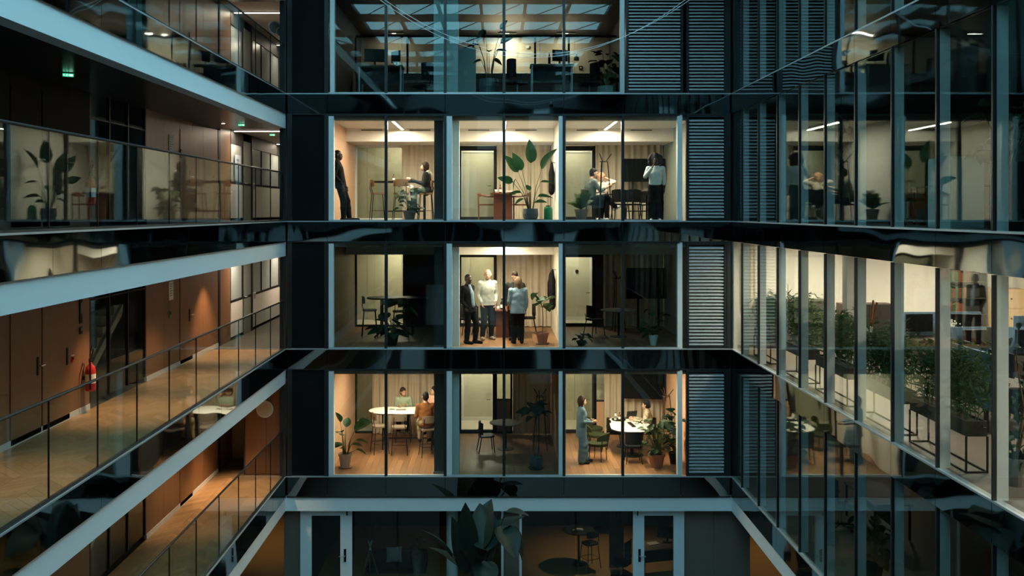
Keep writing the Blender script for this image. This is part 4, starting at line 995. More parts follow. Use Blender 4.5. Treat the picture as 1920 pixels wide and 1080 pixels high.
# ================================================================= PEOPLE
def sdf_mesh(prims, h, name, m, parent=None, clips=()):
    """prims: (a, b, ra, rb, k, flat) tapered capsules blended smoothly; surface-nets polygonisation"""
    A = np.array([p[0] for p in prims]); B = np.array([p[1] for p in prims]); rr = np.array([[p[2], p[3]] for p in prims])
    lo = np.minimum(A - rr[:, :1], B - rr[:, 1:]).min(0) - .06; hi = np.maximum(A + rr[:, :1], B + rr[:, 1:]).max(0) + .06
    n = np.ceil((hi - lo) / h).astype(int) + 1
    Fd = np.full(n, 1.0, np.float32)
    for a, b, ra, rb, k, flat in prims:
        a = np.array(a, float); b = np.array(b, float); rm = max(ra, rb) + k + .03
        i0 = np.maximum(0, np.floor((np.minimum(a, b) - rm - lo) / h).astype(int)); i1 = np.minimum(n, np.ceil((np.maximum(a, b) + rm - lo) / h).astype(int) + 1)
        gx, gy, gz = [lo[q] + h * np.arange(i0[q], i1[q]) for q in range(3)]
        px = gx[:, None, None] - a[0]; py = gy[None, :, None] - a[1]; pz = gz[None, None, :] - a[2]
        ab = b - a; L2 = max(1e-9, ab @ ab)
        t = np.clip((px * ab[0] + py * ab[1] + pz * ab[2]) / L2, 0, 1)
        dx, dy, dz = px - t * ab[0], py - t * ab[1], pz - t * ab[2]
        q2 = dx * dx + dy * dy + dz * dz
        if flat is not None:
            fd, s = np.array(flat[0], float), flat[1]; c = dx * fd[0] + dy * fd[1] + dz * fd[2]; q2 = q2 + c * c * (s * s - 1)
        d = np.sqrt(q2) - (ra + (rb - ra) * t)
        sl = tuple(slice(i0[q], i1[q]) for q in range(3)); f = Fd[sl]
        hh = np.clip(.5 + .5 * (f - d) / k, 0, 1); Fd[sl] = f * (1 - hh) + d * hh - k * hh * (1 - hh)
    for p0, nn in clips:
        gx, gy, gz = [lo[q] + h * np.arange(n[q]) for q in range(3)]
        Fd = np.maximum(Fd, ((gx - p0[0])[:, None, None] * nn[0] + (gy - p0[1])[None, :, None] * nn[1] + (gz - p0[2])[None, None, :] * nn[2]).astype(np.float32))
    # surface nets
    S = Fd < 0
    c = np.array([[x, y, z] for x in (0, 1) for y in (0, 1) for z in (0, 1)])
    nx, ny, nz = n - 1
    cnt = np.zeros((nx, ny, nz), np.int8)
    for q in c: cnt += S[q[0]:q[0] + nx, q[1]:q[1] + ny, q[2]:q[2] + nz]
    cells = np.argwhere((cnt > 0) & (cnt < 8))
    if len(cells) == 0: return None
    acc = np.zeros((len(cells), 3)); num = np.zeros(len(cells))
    for i in range(8):
        for j in range(i + 1, 8):
            if np.abs(c[i] - c[j]).sum() != 1: continue
            f0 = Fd[tuple((cells + c[i]).T)]; f1 = Fd[tuple((cells + c[j]).T)]; mk = (f0 < 0) != (f1 < 0)
            t = np.where(mk, f0 / np.where(mk, f0 - f1, 1), 0)
            p = c[i] + (c[j] - c[i]) * t[:, None]; acc += np.where(mk[:, None], p, 0); num += mk
    V = lo + h * (cells + acc / num[:, None])
    idx = np.full((nx, ny, nz), -1, np.int64); idx[tuple(cells.T)] = np.arange(len(cells))
    quads = []
    for ax in range(3):
        u, v = [(1, 2), (2, 0), (0, 1)][ax]
        a0 = [slice(None)] * 3; a1 = [slice(None)] * 3
        a0[ax] = slice(0, -1); a1[ax] = slice(1, None)
        s0, s1 = S[tuple(a0)], S[tuple(a1)]; e = np.argwhere(s0 != s1)
        e = e[(e[:, u] > 0) & (e[:, v] > 0) & (e[:, u] < n[u] - 1) & (e[:, v] < n[v] - 1)]
        if not len(e): continue
        du = np.zeros(3, int); du[u] = 1; dv = np.zeros(3, int); dv[v] = 1
        q = np.stack([idx[tuple((e - du - dv).T)], idx[tuple((e - dv).T)], idx[tuple(e.T)], idx[tuple((e - du).T)]], 1)
        fl = ~s0[tuple(e.T)]; q[fl] = q[fl][:, ::-1]; quads.append(q)
    Q = np.concatenate(quads); Q = Q[(Q >= 0).all(1)]
    me = bpy.data.meshes.new(name); me.vertices.add(len(V)); me.vertices.foreach_set('co', V.astype(np.float32).ravel())
    me.loops.add(len(Q) * 4); me.loops.foreach_set('vertex_index', Q.astype(np.int32).ravel())
    me.polygons.add(len(Q)); me.polygons.foreach_set('loop_start', np.arange(0, len(Q) * 4, 4, dtype=np.int32))
    try: me.polygons.foreach_set('loop_total', np.full(len(Q), 4, np.int32))
    except Exception: pass
    me.materials.append(m); me.update(calc_edges=True); me.validate(); me.shade_smooth()
    return obj(name, me, parent)

def V3(*a): return np.array(a, float)
def stand_pose():
    J = dict(pel=V3(0, 0, .96), chest=V3(0, .01, 1.26), neck=V3(0, 0, 1.47), head=V3(0, .03, 1.62))
    for s, k in ((-1, 'L'), (1, 'R')):
        J.update({'hip' + k: V3(s * .09, 0, .9), 'knee' + k: V3(s * .1, .03, .5), 'ank' + k: V3(s * .1, -.01, .085), 'toe' + k: V3(s * .12, .17, .035),
                  'sho' + k: V3(s * .185, 0, 1.41), 'elb' + k: V3(s * .235, -.03, 1.12), 'wri' + k: V3(s * .235, .06, .88), 'fin' + k: V3(s * .225, .1, .71)})
    return J
def sit_pose(seat=.46, foot=0.0, fwd=.44):
    J = dict(pel=V3(0, 0, seat + .11), chest=V3(0, .02, seat + .40), neck=V3(0, .04, seat + .61), head=V3(0, .08, seat + .76))
    for s, k in ((-1, 'L'), (1, 'R')):
        J.update({'hip' + k: V3(s * .09, .03, seat + .09), 'knee' + k: V3(s * .12, fwd, seat + .07), 'ank' + k: V3(s * .12, fwd - .05, foot + .085), 'toe' + k: V3(s * .13, fwd + .13, foot + .035),
                  'sho' + k: V3(s * .185, .03, seat + .55), 'elb' + k: V3(s * .25, .1, seat + .27), 'wri' + k: V3(s * .16, .34, seat + .3), 'fin' + k: V3(s * .1, .5, seat + .32)})
    return J
SKINS = {'dark': mat('dark_skin', (.055, .026, .016), rough=.5, var=.08), 'mid': mat('tan_skin', (.3, .16, .1), rough=.5, var=.06), 'pale': mat('fair_skin', (.44, .26, .18), rough=.5, var=.05)}
HAIRS = {'black': mat('black_hair', (.008, .007, .007), rough=.7, spec=.15, var=.3, scale=(60, 60, 12)), 'brown': mat('dark_brown_hair', (.02, .011, .007), rough=.7, spec=.15, var=.3, scale=(60, 60, 12)),
         'blond': mat('dark_blond_hair', (.15, .1, .06), rough=.7, spec=.15, var=.3, scale=(60, 60, 12)), 'ginger': mat('strawberry_blond_hair', (.42, .19, .09), rough=.6, var=.3, scale=(60, 60, 12)), 'afro': mat('dark_curly_hair', (.012, .007, .006), rough=.8, var=.4, scale=(40, 40, 40))}
EYEM = mat('dark_eyes', (.01, .008, .007), rough=.2)
def person(label, loc, rz, J, H=1.75, skin='mid', hair=None, hairc='black', top=None, sleeve=1.0, bottom=None, shoe=None, look=0.0, coat=None, wide=0.0, hem=0.0, shirt=None, extra=None, female=False, tuck=0.0, nod=0.0):
    s = H / 1.75; J = {k: v * s for k, v in J.items()}
    f = V3(0, 1, 0); fl = (f, 1.45)
    def lerp(a, b, t): return a + (b - a) * t
    sw = .92 if female else 1.0
    body = []; P = lambda L_, a, b, ra, rb, k=.03, flat=None: L_.append((a, b, ra * s, rb * s, k, flat))
    tdir = J['neck'] - J['pel']; tdir = tdir / np.linalg.norm(tdir); fdir = f - tdir * (f @ tdir); fdir /= np.linalg.norm(fdir)
    fl = (fdir, 1.4)
    P(body, J['pel'], lerp(J['pel'], J['chest'], .55), .155, .14 * sw, .05, fl); P(body, lerp(J['pel'], J['chest'], .5), J['chest'], .135 * sw, .165 * sw, .05, fl)
    P(body, J['chest'], lerp(J['chest'], J['neck'], .65), .16 * sw, .12, .05, fl); P(body, lerp(J['chest'], J['shoL'], .75) * V3(1, 1, 1), J['shoL'], .07, .055, .05); P(body, lerp(J['chest'], J['shoR'], .75), J['shoR'], .07, .055, .05)
    P(body, lerp(J['chest'], J['neck'], .7), J['neck'], .09, .055, .04)
    hd = J['head']; ca, sa = math.cos(look), math.sin(look)
    lk = V3(-sa, ca, 0); sd = V3(ca, sa, 0); up = V3(0, 0, 1); lk2 = lk * math.cos(nod) - up * math.sin(nod); up2 = up * math.cos(nod) + lk * math.sin(nod)
    def hp(r_, f_, u_): return hd + (sd * r_ + lk2 * f_ + up2 * u_) * s
    P(body, J['neck'], hp(0, -.015, -.05), .055, .055, .03)
    P(body, hp(0, -.015, .035), hp(0, .015, -.03), .094, .08, .02, (sd, 1.18)); P(body, hp(0, .03, -.05), hp(0, .055, -.085), .055, .032, .03, (sd, 1.1))
    P(body, hp(0, .086, .008), hp(0, .1, -.026), .009, .0135, .012); P(body, hp(-.022, .08, -.062), hp(.022, .08, -.062), .012, .012, .01)
    P(body, hp(-.03, .08, .028), hp(.03, .08, .028), .012, .012, .012)
    for e in (-1, 1): P(body, hp(e * .085, -.01, .015), hp(e * .085, -.005, -.02), .016, .012, .01)
    for k, e in (('L', -1), ('R', 1)):
        P(body, J['sho' + k], J['elb' + k], .054 * sw, .041, .02); P(body, J['elb' + k], lerp(J['elb' + k], J['wri' + k], .3), .041, .043, .02); P(body, lerp(J['elb' + k], J['wri' + k], .3), J['wri' + k], .042, .026, .02)
        P(body, J['hip' + k], J['knee' + k], .09, .056, .04); P(body, J['knee' + k], lerp(J['knee' + k], J['ank' + k], .35), .054, .055, .03); P(body, lerp(J['knee' + k], J['ank' + k], .35), J['ank' + k], .055, .037, .03)
        P(body, J['ank' + k] - V3(0, .03, .03) * s, J['toe' + k], .04, .03, .03)
        # hand: palm, four curled fingers and a thumb
        w_ = J['wri' + k]; hv = J['fin' + k] - w_; hl = np.linalg.norm(hv); hv = hv / hl; hl = .185 * s
        inn = V3(-e, .15, 0); sp = np.cross(hv, inn); sp /= np.linalg.norm(sp); pn = np.cross(sp, hv)
        pn = pn if pn @ inn > 0 else -pn
        P(body, w_, w_ + hv * hl * .48, .026, .036, .015, (pn, 1.9))
        for q, (o, L_) in enumerate(((-.03, .80), (-.01, .9), (.011, .86), (.03, .7))):
            b0 = w_ + hv * hl * .42 + sp * o * s; b1 = b0 + hv * hl * .28 * L_; b2 = b1 + (hv * .75 + pn * .65) * hl * .27 * L_
            P(body, b0, b1, .0105, .0098, .004); P(body, b1, b2, .0098, .0085, .004)
        tb = w_ + hv * hl * .16 - sp * .02 * s; t1 = tb + (hv * .6 - sp * .55 + pn * .35) * hl * .24; P(body, tb, t1, .013, .011, .006); P(body, t1, t1 + (hv * .85 + pn * .4 - sp * .1) * hl * .2, .011, .009, .004)
    o = sdf_mesh(body, .0115, 'person', SKINS[skin]); o.location = loc; o.rotation_euler = (0, 0, rz); tag(o, label, 'person')
    eb = MB()
    for e in (-1, 1): q = hp(e * .032, .083, .008); eb.ball(tuple(q), .0105 * s, 8)
    eb.build('eyes', EYEM, o, smooth=True)
    # ---- garments
    g = .02
    if top is not None:
        T = []
        bot = lerp(J['pel'], J['chest'], tuck) - tdir * (hem + .02) * s
        P(T, bot - tdir * .1 * s, lerp(J['pel'], J['chest'], .55), .165 + g * .6, .15 * sw + g, .05, (fdir, 1.32)); P(T, lerp(J['pel'], J['chest'], .5), J['chest'], .148 * sw + g, .17 * sw + g, .05, (fdir, 1.32)); P(T, J['chest'], lerp(J['chest'], J['neck'], .68), .17 * sw + g * .7, .125, .05, fl)
        for k, e in (('L', -1), ('R', 1)):
            P(T, lerp(J['chest'], J['sho' + k], .75), J['sho' + k], .075 + g * .4, .064, .05); P(T, J['sho' + k], J['elb' + k], .064 + g * .4, .053, .025)
            we = lerp(J['elb' + k], J['wri' + k], max(0.02, sleeve * .93)); P(T, J['elb' + k], we, .053, .04 if sleeve > .9 else .05, .02)
        P(T, lerp(J['chest'], J['neck'], .6), lerp(J['chest'], J['neck'], .86), .1, .07, .03)
        if hem > .01 and tuck == 0:
            for k, e in (('L', -1), ('R', 1)): P(T, lerp(J['pel'], J['chest'], .25) + V3(e * .07, 0, 0) * s, J['hip' + k] - tdir * (hem + .1) * s, .11, .128, .05)
        c_ = sdf_mesh(T, .013, coat or 'sweater', top, o, clips=[(bot - tdir * .06 * s, -tdir)])
        if shirt is not None:
            Q = []; ft = fdir * .062
            P(Q, lerp(J['pel'], J['chest'], .0) + fdir * .125 * s, J['chest'] + fdir * .118 * s, .06, .066, .03, (fdir, 1.3)); P(Q, J['chest'] + fdir * .118 * s, lerp(J['chest'], J['neck'], .92) + fdir * .05 * s, .066, .055, .03, (fdir, 1.2))
            sdf_mesh(Q, .011, 'shirt', shirt, o)
    if bottom is not None:
        B_ = []
        P(B_, J['pel'] + V3(0, 0, .03) * s, lerp(J['hipL'], J['hipR'], .5), .162, .15, .05, (fdir, 1.33))
        for k in 'LR':
            P(B_, J['hip' + k], J['knee' + k], .106 + wide * .3, .078 + wide, .045); P(B_, J['knee' + k], lerp(J['knee' + k], J['ank' + k], .4), .078 + wide, .074 + wide, .03); P(B_, lerp(J['knee' + k], J['ank' + k], .4), lerp(J['knee' + k], J['ank' + k], .95), .074 + wide, .062 + wide * 1.4, .03)
        sdf_mesh(B_, .013, 'trousers', bottom, o)
    if shoe is not None:
        S_ = []
        for k in 'LR':
            a = J['ank' + k] - V3(0, .035, .035) * s; P(S_, a, J['toe' + k], .047, .038, .02); P(S_, J['ank' + k], a, .044, .044, .02)
        sdf_mesh(S_, .011, 'shoes', shoe, o)
    if hair:
        Hh = []; hm = HAIRS[hairc]
        if hair == 'short': P(Hh, hp(0, -.028, .045), hp(0, -.035, .0), .097, .088, .02, (sd, 1.16)); P(Hh, hp(0, .03, .085), hp(0, -.03, .09), .045, .06, .03)
        elif hair == 'crop': P(Hh, hp(0, -.026, .042), hp(0, -.03, .0), .0945, .086, .02, (sd, 1.17))
        elif hair == 'afro':
            rnd = random.Random(5)
            P(Hh, hp(0, -.085, .07), hp(0, -.085, -.05), .15, .14, .03)
            for i in range(34):
                a = rnd.random() * 2 * PI; b = rnd.uniform(-.9, 1.4); q = (math.cos(a) * math.cos(b), math.sin(a) * math.cos(b), math.sin(b))
                if q[1] > .25 and q[2] < .75: continue
                c_ = hp(q[0] * .165, q[1] * .12 - .045, q[2] * .15 + .02); P(Hh, c_, c_ + V3(0, 0, .01), .055, .05, .015)
        elif hair == 'curly':
            rnd = random.Random(9); P(Hh, hp(0, -.03, .05), hp(0, -.035, -.02), .1, .09, .03)
            for i in range(26):
                a = rnd.random() * 2 * PI; b = rnd.uniform(-.5, 1.4); q = (math.cos(a) * math.cos(b), math.sin(a) * math.cos(b), math.sin(b))
                if q[1] > .35 and q[2] < .6: continue
                c_ = hp(q[0] * .09, q[1] * .08 - .03, q[2] * .085 + .04); P(Hh, c_, c_ + V3(0, 0, .008), .036, .032, .012)
        else:
            P(Hh, hp(0, -.028, .045), hp(0, -.04, -.01), .1, .095, .02, (sd, 1.12)); P(Hh, hp(0, .035, .09), hp(0, -.03, .09), .04, .06, .03)
            L_ = {'bob': -.13, 'long': -.26, 'bun': -.02, 'pony': -.02}[hair]
            if hair in ('bob', 'long'):
                P(Hh, hp(0, -.06, 0), hp(0, -.07, L_), .085, .05, .04, (lk, 1.3))
                for e in (-1, 1): P(Hh, hp(e * .075, -.01, .03), hp(e * .075, -.02, L_ + .03), .038, .026, .03)
            else:
                P(Hh, hp(0, -.1, -.02), hp(0, -.12, -.04 if hair == 'bun' else -.2), .045, .03, .02)
        sdf_mesh(Hh, .0115, 'hair', hm, o)
    return o
CL = {}
def cloth(name, col, **k): return mat(name, col, rough=.9, spec=.08, var=.12, scale=(25, 25, 25), bump=.018, bscale=11, **k)
# ================================================================= THIRD STOREY ROOMS
Z3, Z2, Z1, Z4 = F(3), F(2) - .0005, F(1) - .0005, F(4)
BK = cloth('black_cotton', (.008, .008, .009)); CHAR = cloth('charcoal_wool', (.018, .02, .02)); WHT = cloth('off_white_knit', (.4, .41, .36)); JEAN = cloth('dark_denim', (.03, .045, .08))
NAVY = cloth('navy_suiting', (.01, .011, .014)); LBLUE = cloth('light_blue_shirting', (.22, .31, .38)); SUITB = cloth('pale_blue_suiting', (.09, .15, .2)); BROWNJ = cloth('brown_jacket', (.16, .065, .022))
SAGE = cloth('sage_sweater', (.22, .27, .2)); PINKT = cloth('pink_blouse', (.6, .36, .3)); KHAKI = cloth('khaki_chino', (.26, .2, .12)); CREAMT = cloth('cream_knit', (.62, .53, .42)); GREYG = cloth('grey_green_shirt', (.15, .18, .165)); WSHIRT = cloth('pale_shirt', (.5, .56, .56))
PLAID = mat('plaid_jacket', (.1, .08, .06), rough=.9, scale=(26, 26, 26), col2=(.75, .66, .5), detail=0)
WSHOE = cloth('white_sneaker', (.55, .57, .57)); BSHOE = cloth('black_shoe', (.01, .01, .011)); GSHOE = cloth('grey_sneaker', (.25, .22, .19))
# man leaning on the left wall, profile to the right
J = stand_pose()
for k in ('pel', 'hipL', 'hipR'): J[k][1] -= .02
for k in ('chest', 'neck', 'head', 'shoL', 'shoR'): J[k][1] -= .1
J['kneeL'] += V3(.02, .1, 0); J['ankL'] += V3(.06, .2, 0); J['toeL'] += V3(.06, .24, 0.01); J['kneeR'] += V3(0, .04, 0); J['ankR'] += V3(0, .08, 0); J['toeR'] += V3(0, .08, 0)
for k in 'LR': J['elb' + k] += V3(0, -.1, 0); J['wri' + k] += V3(0, .0, 0); J['fin' + k] += V3(0, .02, 0)
person('man in black leaning against the peach side wall', (-3.97, 25.05, Z3), -PI / 2, J, 1.83, 'dark', 'crop', 'black', top=BK, bottom=BK, shoe=BSHOE, coat='jumper', hem=.06)
# high table group
pill_table((-2.5, 26.9, Z3), 0, 1.9, .8, 1.09, 'dark high table in the lit third storey left room', top=BLACK)
bar_stool((PX(709, 26.5), 26.5, Z3), R(-75), 'brown bar stool at the left end of the third storey high table', 'third storey bar stools')
bar_stool((-2.55, 26.25, Z3), R(0), 'bar stool in front of the third storey high table', 'third storey bar stools')
bar_stool((-1.92, 26.7, Z3), R(90), 'bar stool carrying the woman in the dark jacket', 'third storey bar stools')
J = sit_pose(.76, .3, .4)
J['wriL'] += V3(.02, .12, .1); J['finL'] += V3(.02, .12, .13); J['wriR'] += V3(0, .1, .08); J['finR'] += V3(0, .1, .1)
wj = person('woman in a dark jacket seated at the high table, seen in profile', (-1.88, 26.7, Z3), R(90), J, 1.7, 'pale', 'bob', 'brown', top=CHAR, bottom=JEAN, shoe=BSHOE, coat='jacket', female=True, nod=-.1)
m_ = []
m_.append((V3(-.09, -.02, 1.33), V3(.09, -.02, 1.33), .05, .05, .03, None)); m_.append((V3(-.1, .06, 1.27), V3(-.05, .1, 1.1), .035, .025, .03, None)); m_.append((V3(.1, .06, 1.27), V3(.05, .1, 1.1), .035, .025, .03, None)); m_.append((V3(0, -.08, 1.31), V3(0, -.11, 1.24), .05, .035, .03, None))
sdf_mesh(m_, .012, 'hood', WHT, wj)
bottle((PX(738, 26.8), 26.8, Z3 + 1.09), 'small amber bottle on the third storey high table', h=.19)
# flowering plant in front, grey pot
t = bush_plant((PX(768, 24.98), 24.98, Z3), 'leafy variegated plant in a grey pot before the high table', 34, .42, .62, .19, 'heart', LEAF4, pr=.17, ph=.27, pm=GREYPOT, saucer=TERRA, seed=4, xl=(-3.3, -1.6))
for i in range(7):
    a = random.random() * 6.28; leaf(t, 'oval', mat('white_spathe', (.6, .58, .5), rough=.6), (-.1 + .18 * math.cos(a), .15 * math.sin(a), .82 + .1 * random.random()), a, R(30), .11)
# middle room
panel_table((PX(943, 26.9), 26.9, Z3), 0, 1.5, .68, .76, 'reddish wood table in the third storey middle room')
arm_chair((PX(913, 26.7), 26.7, Z3), -PI / 2, 'reddish wooden armchair left of the table on the third storey', 'third storey armchairs')
arm_chair((PX(977, 26.7), 26.7, Z3), PI / 2, 'reddish wooden armchair right of the table on the third storey', 'third storey armchairs')
bottle((PX(938, 26.5), 26.5, Z3 + .76), 'amber bottle at the edge of the reddish table', h=.22)
cup((PX(930, 26.5), 26.55, Z3 + .76), 'small white cup beside the amber bottle')
t = thing('glass_bowl', 'pale bowl on the reddish table', 'bowl', (PX(955, 26.6), 26.6, Z3 + .76)); MB().lathe([(.03, 0), (.09, .06), (.085, .06), (.03, .01)], 18).build('body', PAPER, t, smooth=True)
bird_plant((PX(995, 24.98), 24.98, Z3), 0, 'tall bird of paradise plant in a dark bowl pot', [(180, .07, 1.2, .62, 82), (95, .22, 1.02, .52, 62), (75, .33, .98, .55, 55), (-72, .3, 1.05, .66, 62), (88, .45, .72, .42, 20), (-95, .25, .72, .34, 5), (160, .1, .5, .3, 40), (100, .25, .45, .4, 0), (-100, .18, .35, .4, 5), (60, .2, .3, .3, -20), (-60, .12, .2, .35, 10), (175, .12, .18, .3, 10), (100, .4, .8, .3, -70)], pr=.2, ph=.33, pm=BLUEPOT, kind='bowl')
t = thing('water_jug', 'green translucent jug standing by the right wall', 'jug', (PX(1028, 25.1), 25.1, Z3))
MB().lathe([(.1, 0), (.115, .02), (.115, .3), (.1, .36), (.08, .38)], 20).build('body', GREENB, t, smooth=True); MB().lathe([(.06, .38), (.06, .41)], 14).build('cap', DARKM, t)
def hung_coat(loc, rz, label, h=.75):
    t = thing('hanging_coat', label, 'coat', loc, rz, 'coats hung on room walls'); P_ = [(V3(0, 0, -.05), V3(0, 0, -.3), .07, .12, .03, (V3(0, 1, 0), 1.6)), (V3(-.02, 0, -.3), V3(-.03, 0, -h), .13, .14, .05, (V3(0, 1, 0), 1.6)), (V3(.1, 0, -.12), V3(.15, .01, -.6), .05, .04, .03, None), (V3(-.1, 0, -.12), V3(-.16, .01, -.56), .05, .04, .03, None)]
    sdf_mesh(P_, .016, 'cloth', BK, t); MB().tube([(0, .1, .0), (0, 0, .02), (0, -.02, .05)], .01, 6).build('hook', BLACK, t)
hung_coat((1.54, 27.0, Z3 + 1.6), R(-90), 'black coat hanging beside the bird of paradise')
hung_coat((1.54, 26.6, Z2 + 1.85), R(-90), 'black coat hanging by the small fig tree', .95)
hung_coat((1.54, 27.6, Z2 + 1.7), R(-90), 'shorter dark coat hanging behind the other one', .6)
# right room
palm_plant((PX(1090, 24.98), 24.98, Z3), 'small palm in a grey tapered pot', pm=GREYPOT, L_=.5, n=16)
coat_rack((PX(1132, 25.3), 25.3, Z3), R(20), 'black tripod coat rack in front of the seated pair', h=1.75)
J = sit_pose(.46, 0, .43); J['head'] += V3(0, .04, 0); J['wriR'] += V3(-.02, .14, .14); J['finR'] += V3(-.03, .16, .2); J['elbR'] += V3(0, .08, .06); J['kneeR'] += V3(-.08, .02, .1); J['ankR'] = V3(-.02, .75, .35); J['toeR'] = V3(-.04, .92, .42)
side_chair((PX(1105, 25.9), 25.9, Z3), R(-70), 'dark chair under the man in the grey green shirt', 'third storey dark chairs')
person('man in a grey green shirt seated, turned to the table', (PX(1106, 25.9), 25.9, Z3), R(-70), J, 1.8, 'pale', 'short', 'black', top=GREYG, bottom=BK, shoe=WSHOE, coat='shirt', sleeve=.4, look=-.2)
J = sit_pose(.46, 0, .4); 
for k, e in (('L', -1), ('R', 1)): J['sho' + k] += V3(0, -.02, .03); J['elb' + k] = V3(e * .37, .05, 1.1); J['wri' + k] = V3(e * .13, -.06, 1.22); J['fin' + k] = V3(e * .0, -.12, 1.24)
J['head'] += V3(0, -.04, 0)
side_chair((PX(1127, 27.0), 27.0, Z3), R(180), 'dark chair under the woman with hands behind her head', 'third storey dark chairs')
person('woman in a cream top seated with both hands behind her head', (PX(1127, 27.0), 27.0, Z3), R(180), J, 1.7, 'pale', 'curly', 'ginger', top=CREAMT, bottom=BK, shoe=WSHOE, sleeve=.25, female=True)
t = pill_table((PX(1192, 26.6), 26.6, Z3), 0, 1.5, .85, .74, 'dark oval table in the third storey right room', top=BLACK); t.name = 'oval_table'
side_chair((PX(1186, 25.8), 25.8, Z3), R(0), 'dark chair in front of the third storey oval table', 'third storey dark chairs')
side_chair((PX(1215, 27.5), 27.5, Z3), R(180), 'dark chair behind the third storey oval table', 'third storey dark chairs')
side_chair((PX(1162, 25.9), 25.75, Z3), R(-20), 'dark chair next to the coat rack on the third storey', 'third storey dark chairs')
t = tag(bx(-.1, .1, -.13, .13, 0, .004).build('paper_sheet', PAPER, None, loc=(PX(1184, 26.5), 26.5, Z3 + .74), rz=.4), 'white paper sheet on the dark oval table', 'paper')
tv((PX(1206, 28.6), 28.6, PZ(341, 28.6)), R(0), 1.28, .68, 'large dark wall screen behind the standing woman', stand=PZ(341, 28.6) - Z3)
J = stand_pose(); J['elbR'] = V3(.27, .1, 1.2); J['wriR'] = V3(.1, .22, 1.42); J['finR'] = V3(.03, .18, 1.54); J['head'] += V3(0, .0, 0)
J['wriL'] += V3(.0, -.1, 0); J['finL'] += V3(0, -.1, .02)
person('woman with full dark curly hair and pale shirt standing with a hand at her mouth', (PX(1229, 25.05), 25.05, Z3), R(172), J, 1.68, 'dark', 'afro', 'afro', top=WSHIRT, bottom=BK, shoe=WSHOE, coat='blouse', wide=.035, female=True, tuck=.3)

# ================================================================= SECOND STOREY ROOMS
pill_table((-2.75, 27.2, Z2), 0, 1.7, .8, 1.06, 'dark high table in the unlit second storey left room', top=BLACK)
bar_stool((PX(693, 26.8), 26.8, Z2), R(-80), 'bar stool beside the unlit high table on the second storey', 'second storey bar stools')
bar_stool((-2.6, 26.5, Z2), R(10), 'bar stool in front of the unlit high table', 'second storey bar stools')
bush_plant((PX(735, 25.2), 25.2, Z2), 'large dark leaved plant in the unlit left room', 24, .62, .7, .34, 'heart', LEAF2, pr=.18, ph=.3, pm=BLACK, seed=8, xl=(-4.1, -1.6))
J = stand_pose()
for k in ('chest', 'neck', 'head', 'shoL', 'shoR', 'elbL', 'elbR'): J[k] += V3(0, -.06, 0)
J['kneeL'] += V3(0, .12, 0); J['ankL'] += V3(0, .12, 0); J['toeL'] += V3(0, .12, 0); J['wriL'] += V3(.03, -.02, .04); J['wriR'] += V3(-.02, -.02, .06); J['finR'] += V3(-.06, -.02, .08); J['finL'] += V3(.06, -.02, .06)
person('man in a dark suit over an open light blue shirt', (PX(880, 25.5), 25.5, Z2), R(-125), J, 1.8, 'dark', 'crop', 'black', top=NAVY, bottom=NAVY, shoe=BSHOE, coat='suit_jacket', shirt=LBLUE, look=-.2, nod=.25, hem=.1)
J = stand_pose(); J['wriL'] += V3(.04, .02, .06); J['wriR'] += V3(-.04, .02, .06); J['finL'] += V3(.07, .02, .1); J['finR'] += V3(-.07, .02, .1); J['ankR'] += V3(.05, .05, 0); J['toeR'] += V3(.07, .06, 0)
person('man in an off white sweater standing with hands in pockets', (PX(914, 26.3), 26.3, Z2), R(-160), J, 1.88, 'pale', 'crop', 'ginger', top=WHT, bottom=CHAR, shoe=GSHOE, look=-.35, hem=.02)
J = stand_pose(); J['elbL'] += V3(0, .04, 0); J['wriL'] += V3(.04, .1, .1); J['finL'] += V3(.06, .14, .12); J['elbR'] += V3(0, .03, 0)
person('woman with long blond hair and a blue shirt seen from behind', (PX(971, 25.5), 25.5, Z2), R(10), J, 1.72, 'pale', 'long', 'blond', top=LBLUE, bottom=BK, shoe=BSHOE, coat='shirt', female=True, sleeve=.7, hem=.08, look=.35)
J = stand_pose(); J['elbL'] += V3(-.04, .06, .02); J['wriL'] += V3(.05, .2, .2); J['finL'] += V3(.1, .26, .22)
person('dark haired person half hidden behind the woman in blue', (PX(966, 26.25), 26.25, Z2), R(175), J, 1.82, 'mid', 'short', 'brown', top=CHAR, bottom=BK, shoe=BSHOE, coat='jacket', look=.5, nod=.3)
panel_table((PX(952, 27.0), 27.15, Z2), 0, 1.2, .9, .76, 'reddish wood table behind the standing group')
side_chair((PX(874, 27.4), 27.4, Z2), R(-60), 'dark chair by the door behind the man in the suit', 'second storey dark chairs')
side_chair((PX(903, 27.3), 27.3, Z2), R(-80), 'dark chair left of the second storey table', 'second storey dark chairs')
side_chair((PX(990, 27.6), 27.6, Z2), R(90), 'dark chair right of the second storey table', 'second storey dark chairs')
bottle((PX(941, 26.8), 26.8, Z2 + .76), 'tall dark bottle on the second storey table', m=BLACK, h=.3, r=.045)
t = thing('handbag', 'coral red handbag standing on the second storey table', 'bag', (PX(951, 26.85), 26.85, Z2 + .76)); sdf_mesh([(V3(-.07, 0, .08), V3(.07, 0, .08), .075, .075, .03, (V3(0, 1, 0), 1.4)), (V3(0, 0, .1), V3(0, 0, .17), .06, .045, .03, (V3(0, 1, 0), 1.4))], .012, 'body', PINK, t); MB().tube([(-.05, 0, .18), (-.04, 0, .27), (.04, 0, .27), (.05, 0, .18)], .008, 6).build('handle', PINK, t)
cup((PX(934, 26.8), 26.7, Z2 + .76), 'white mug on the second storey table')
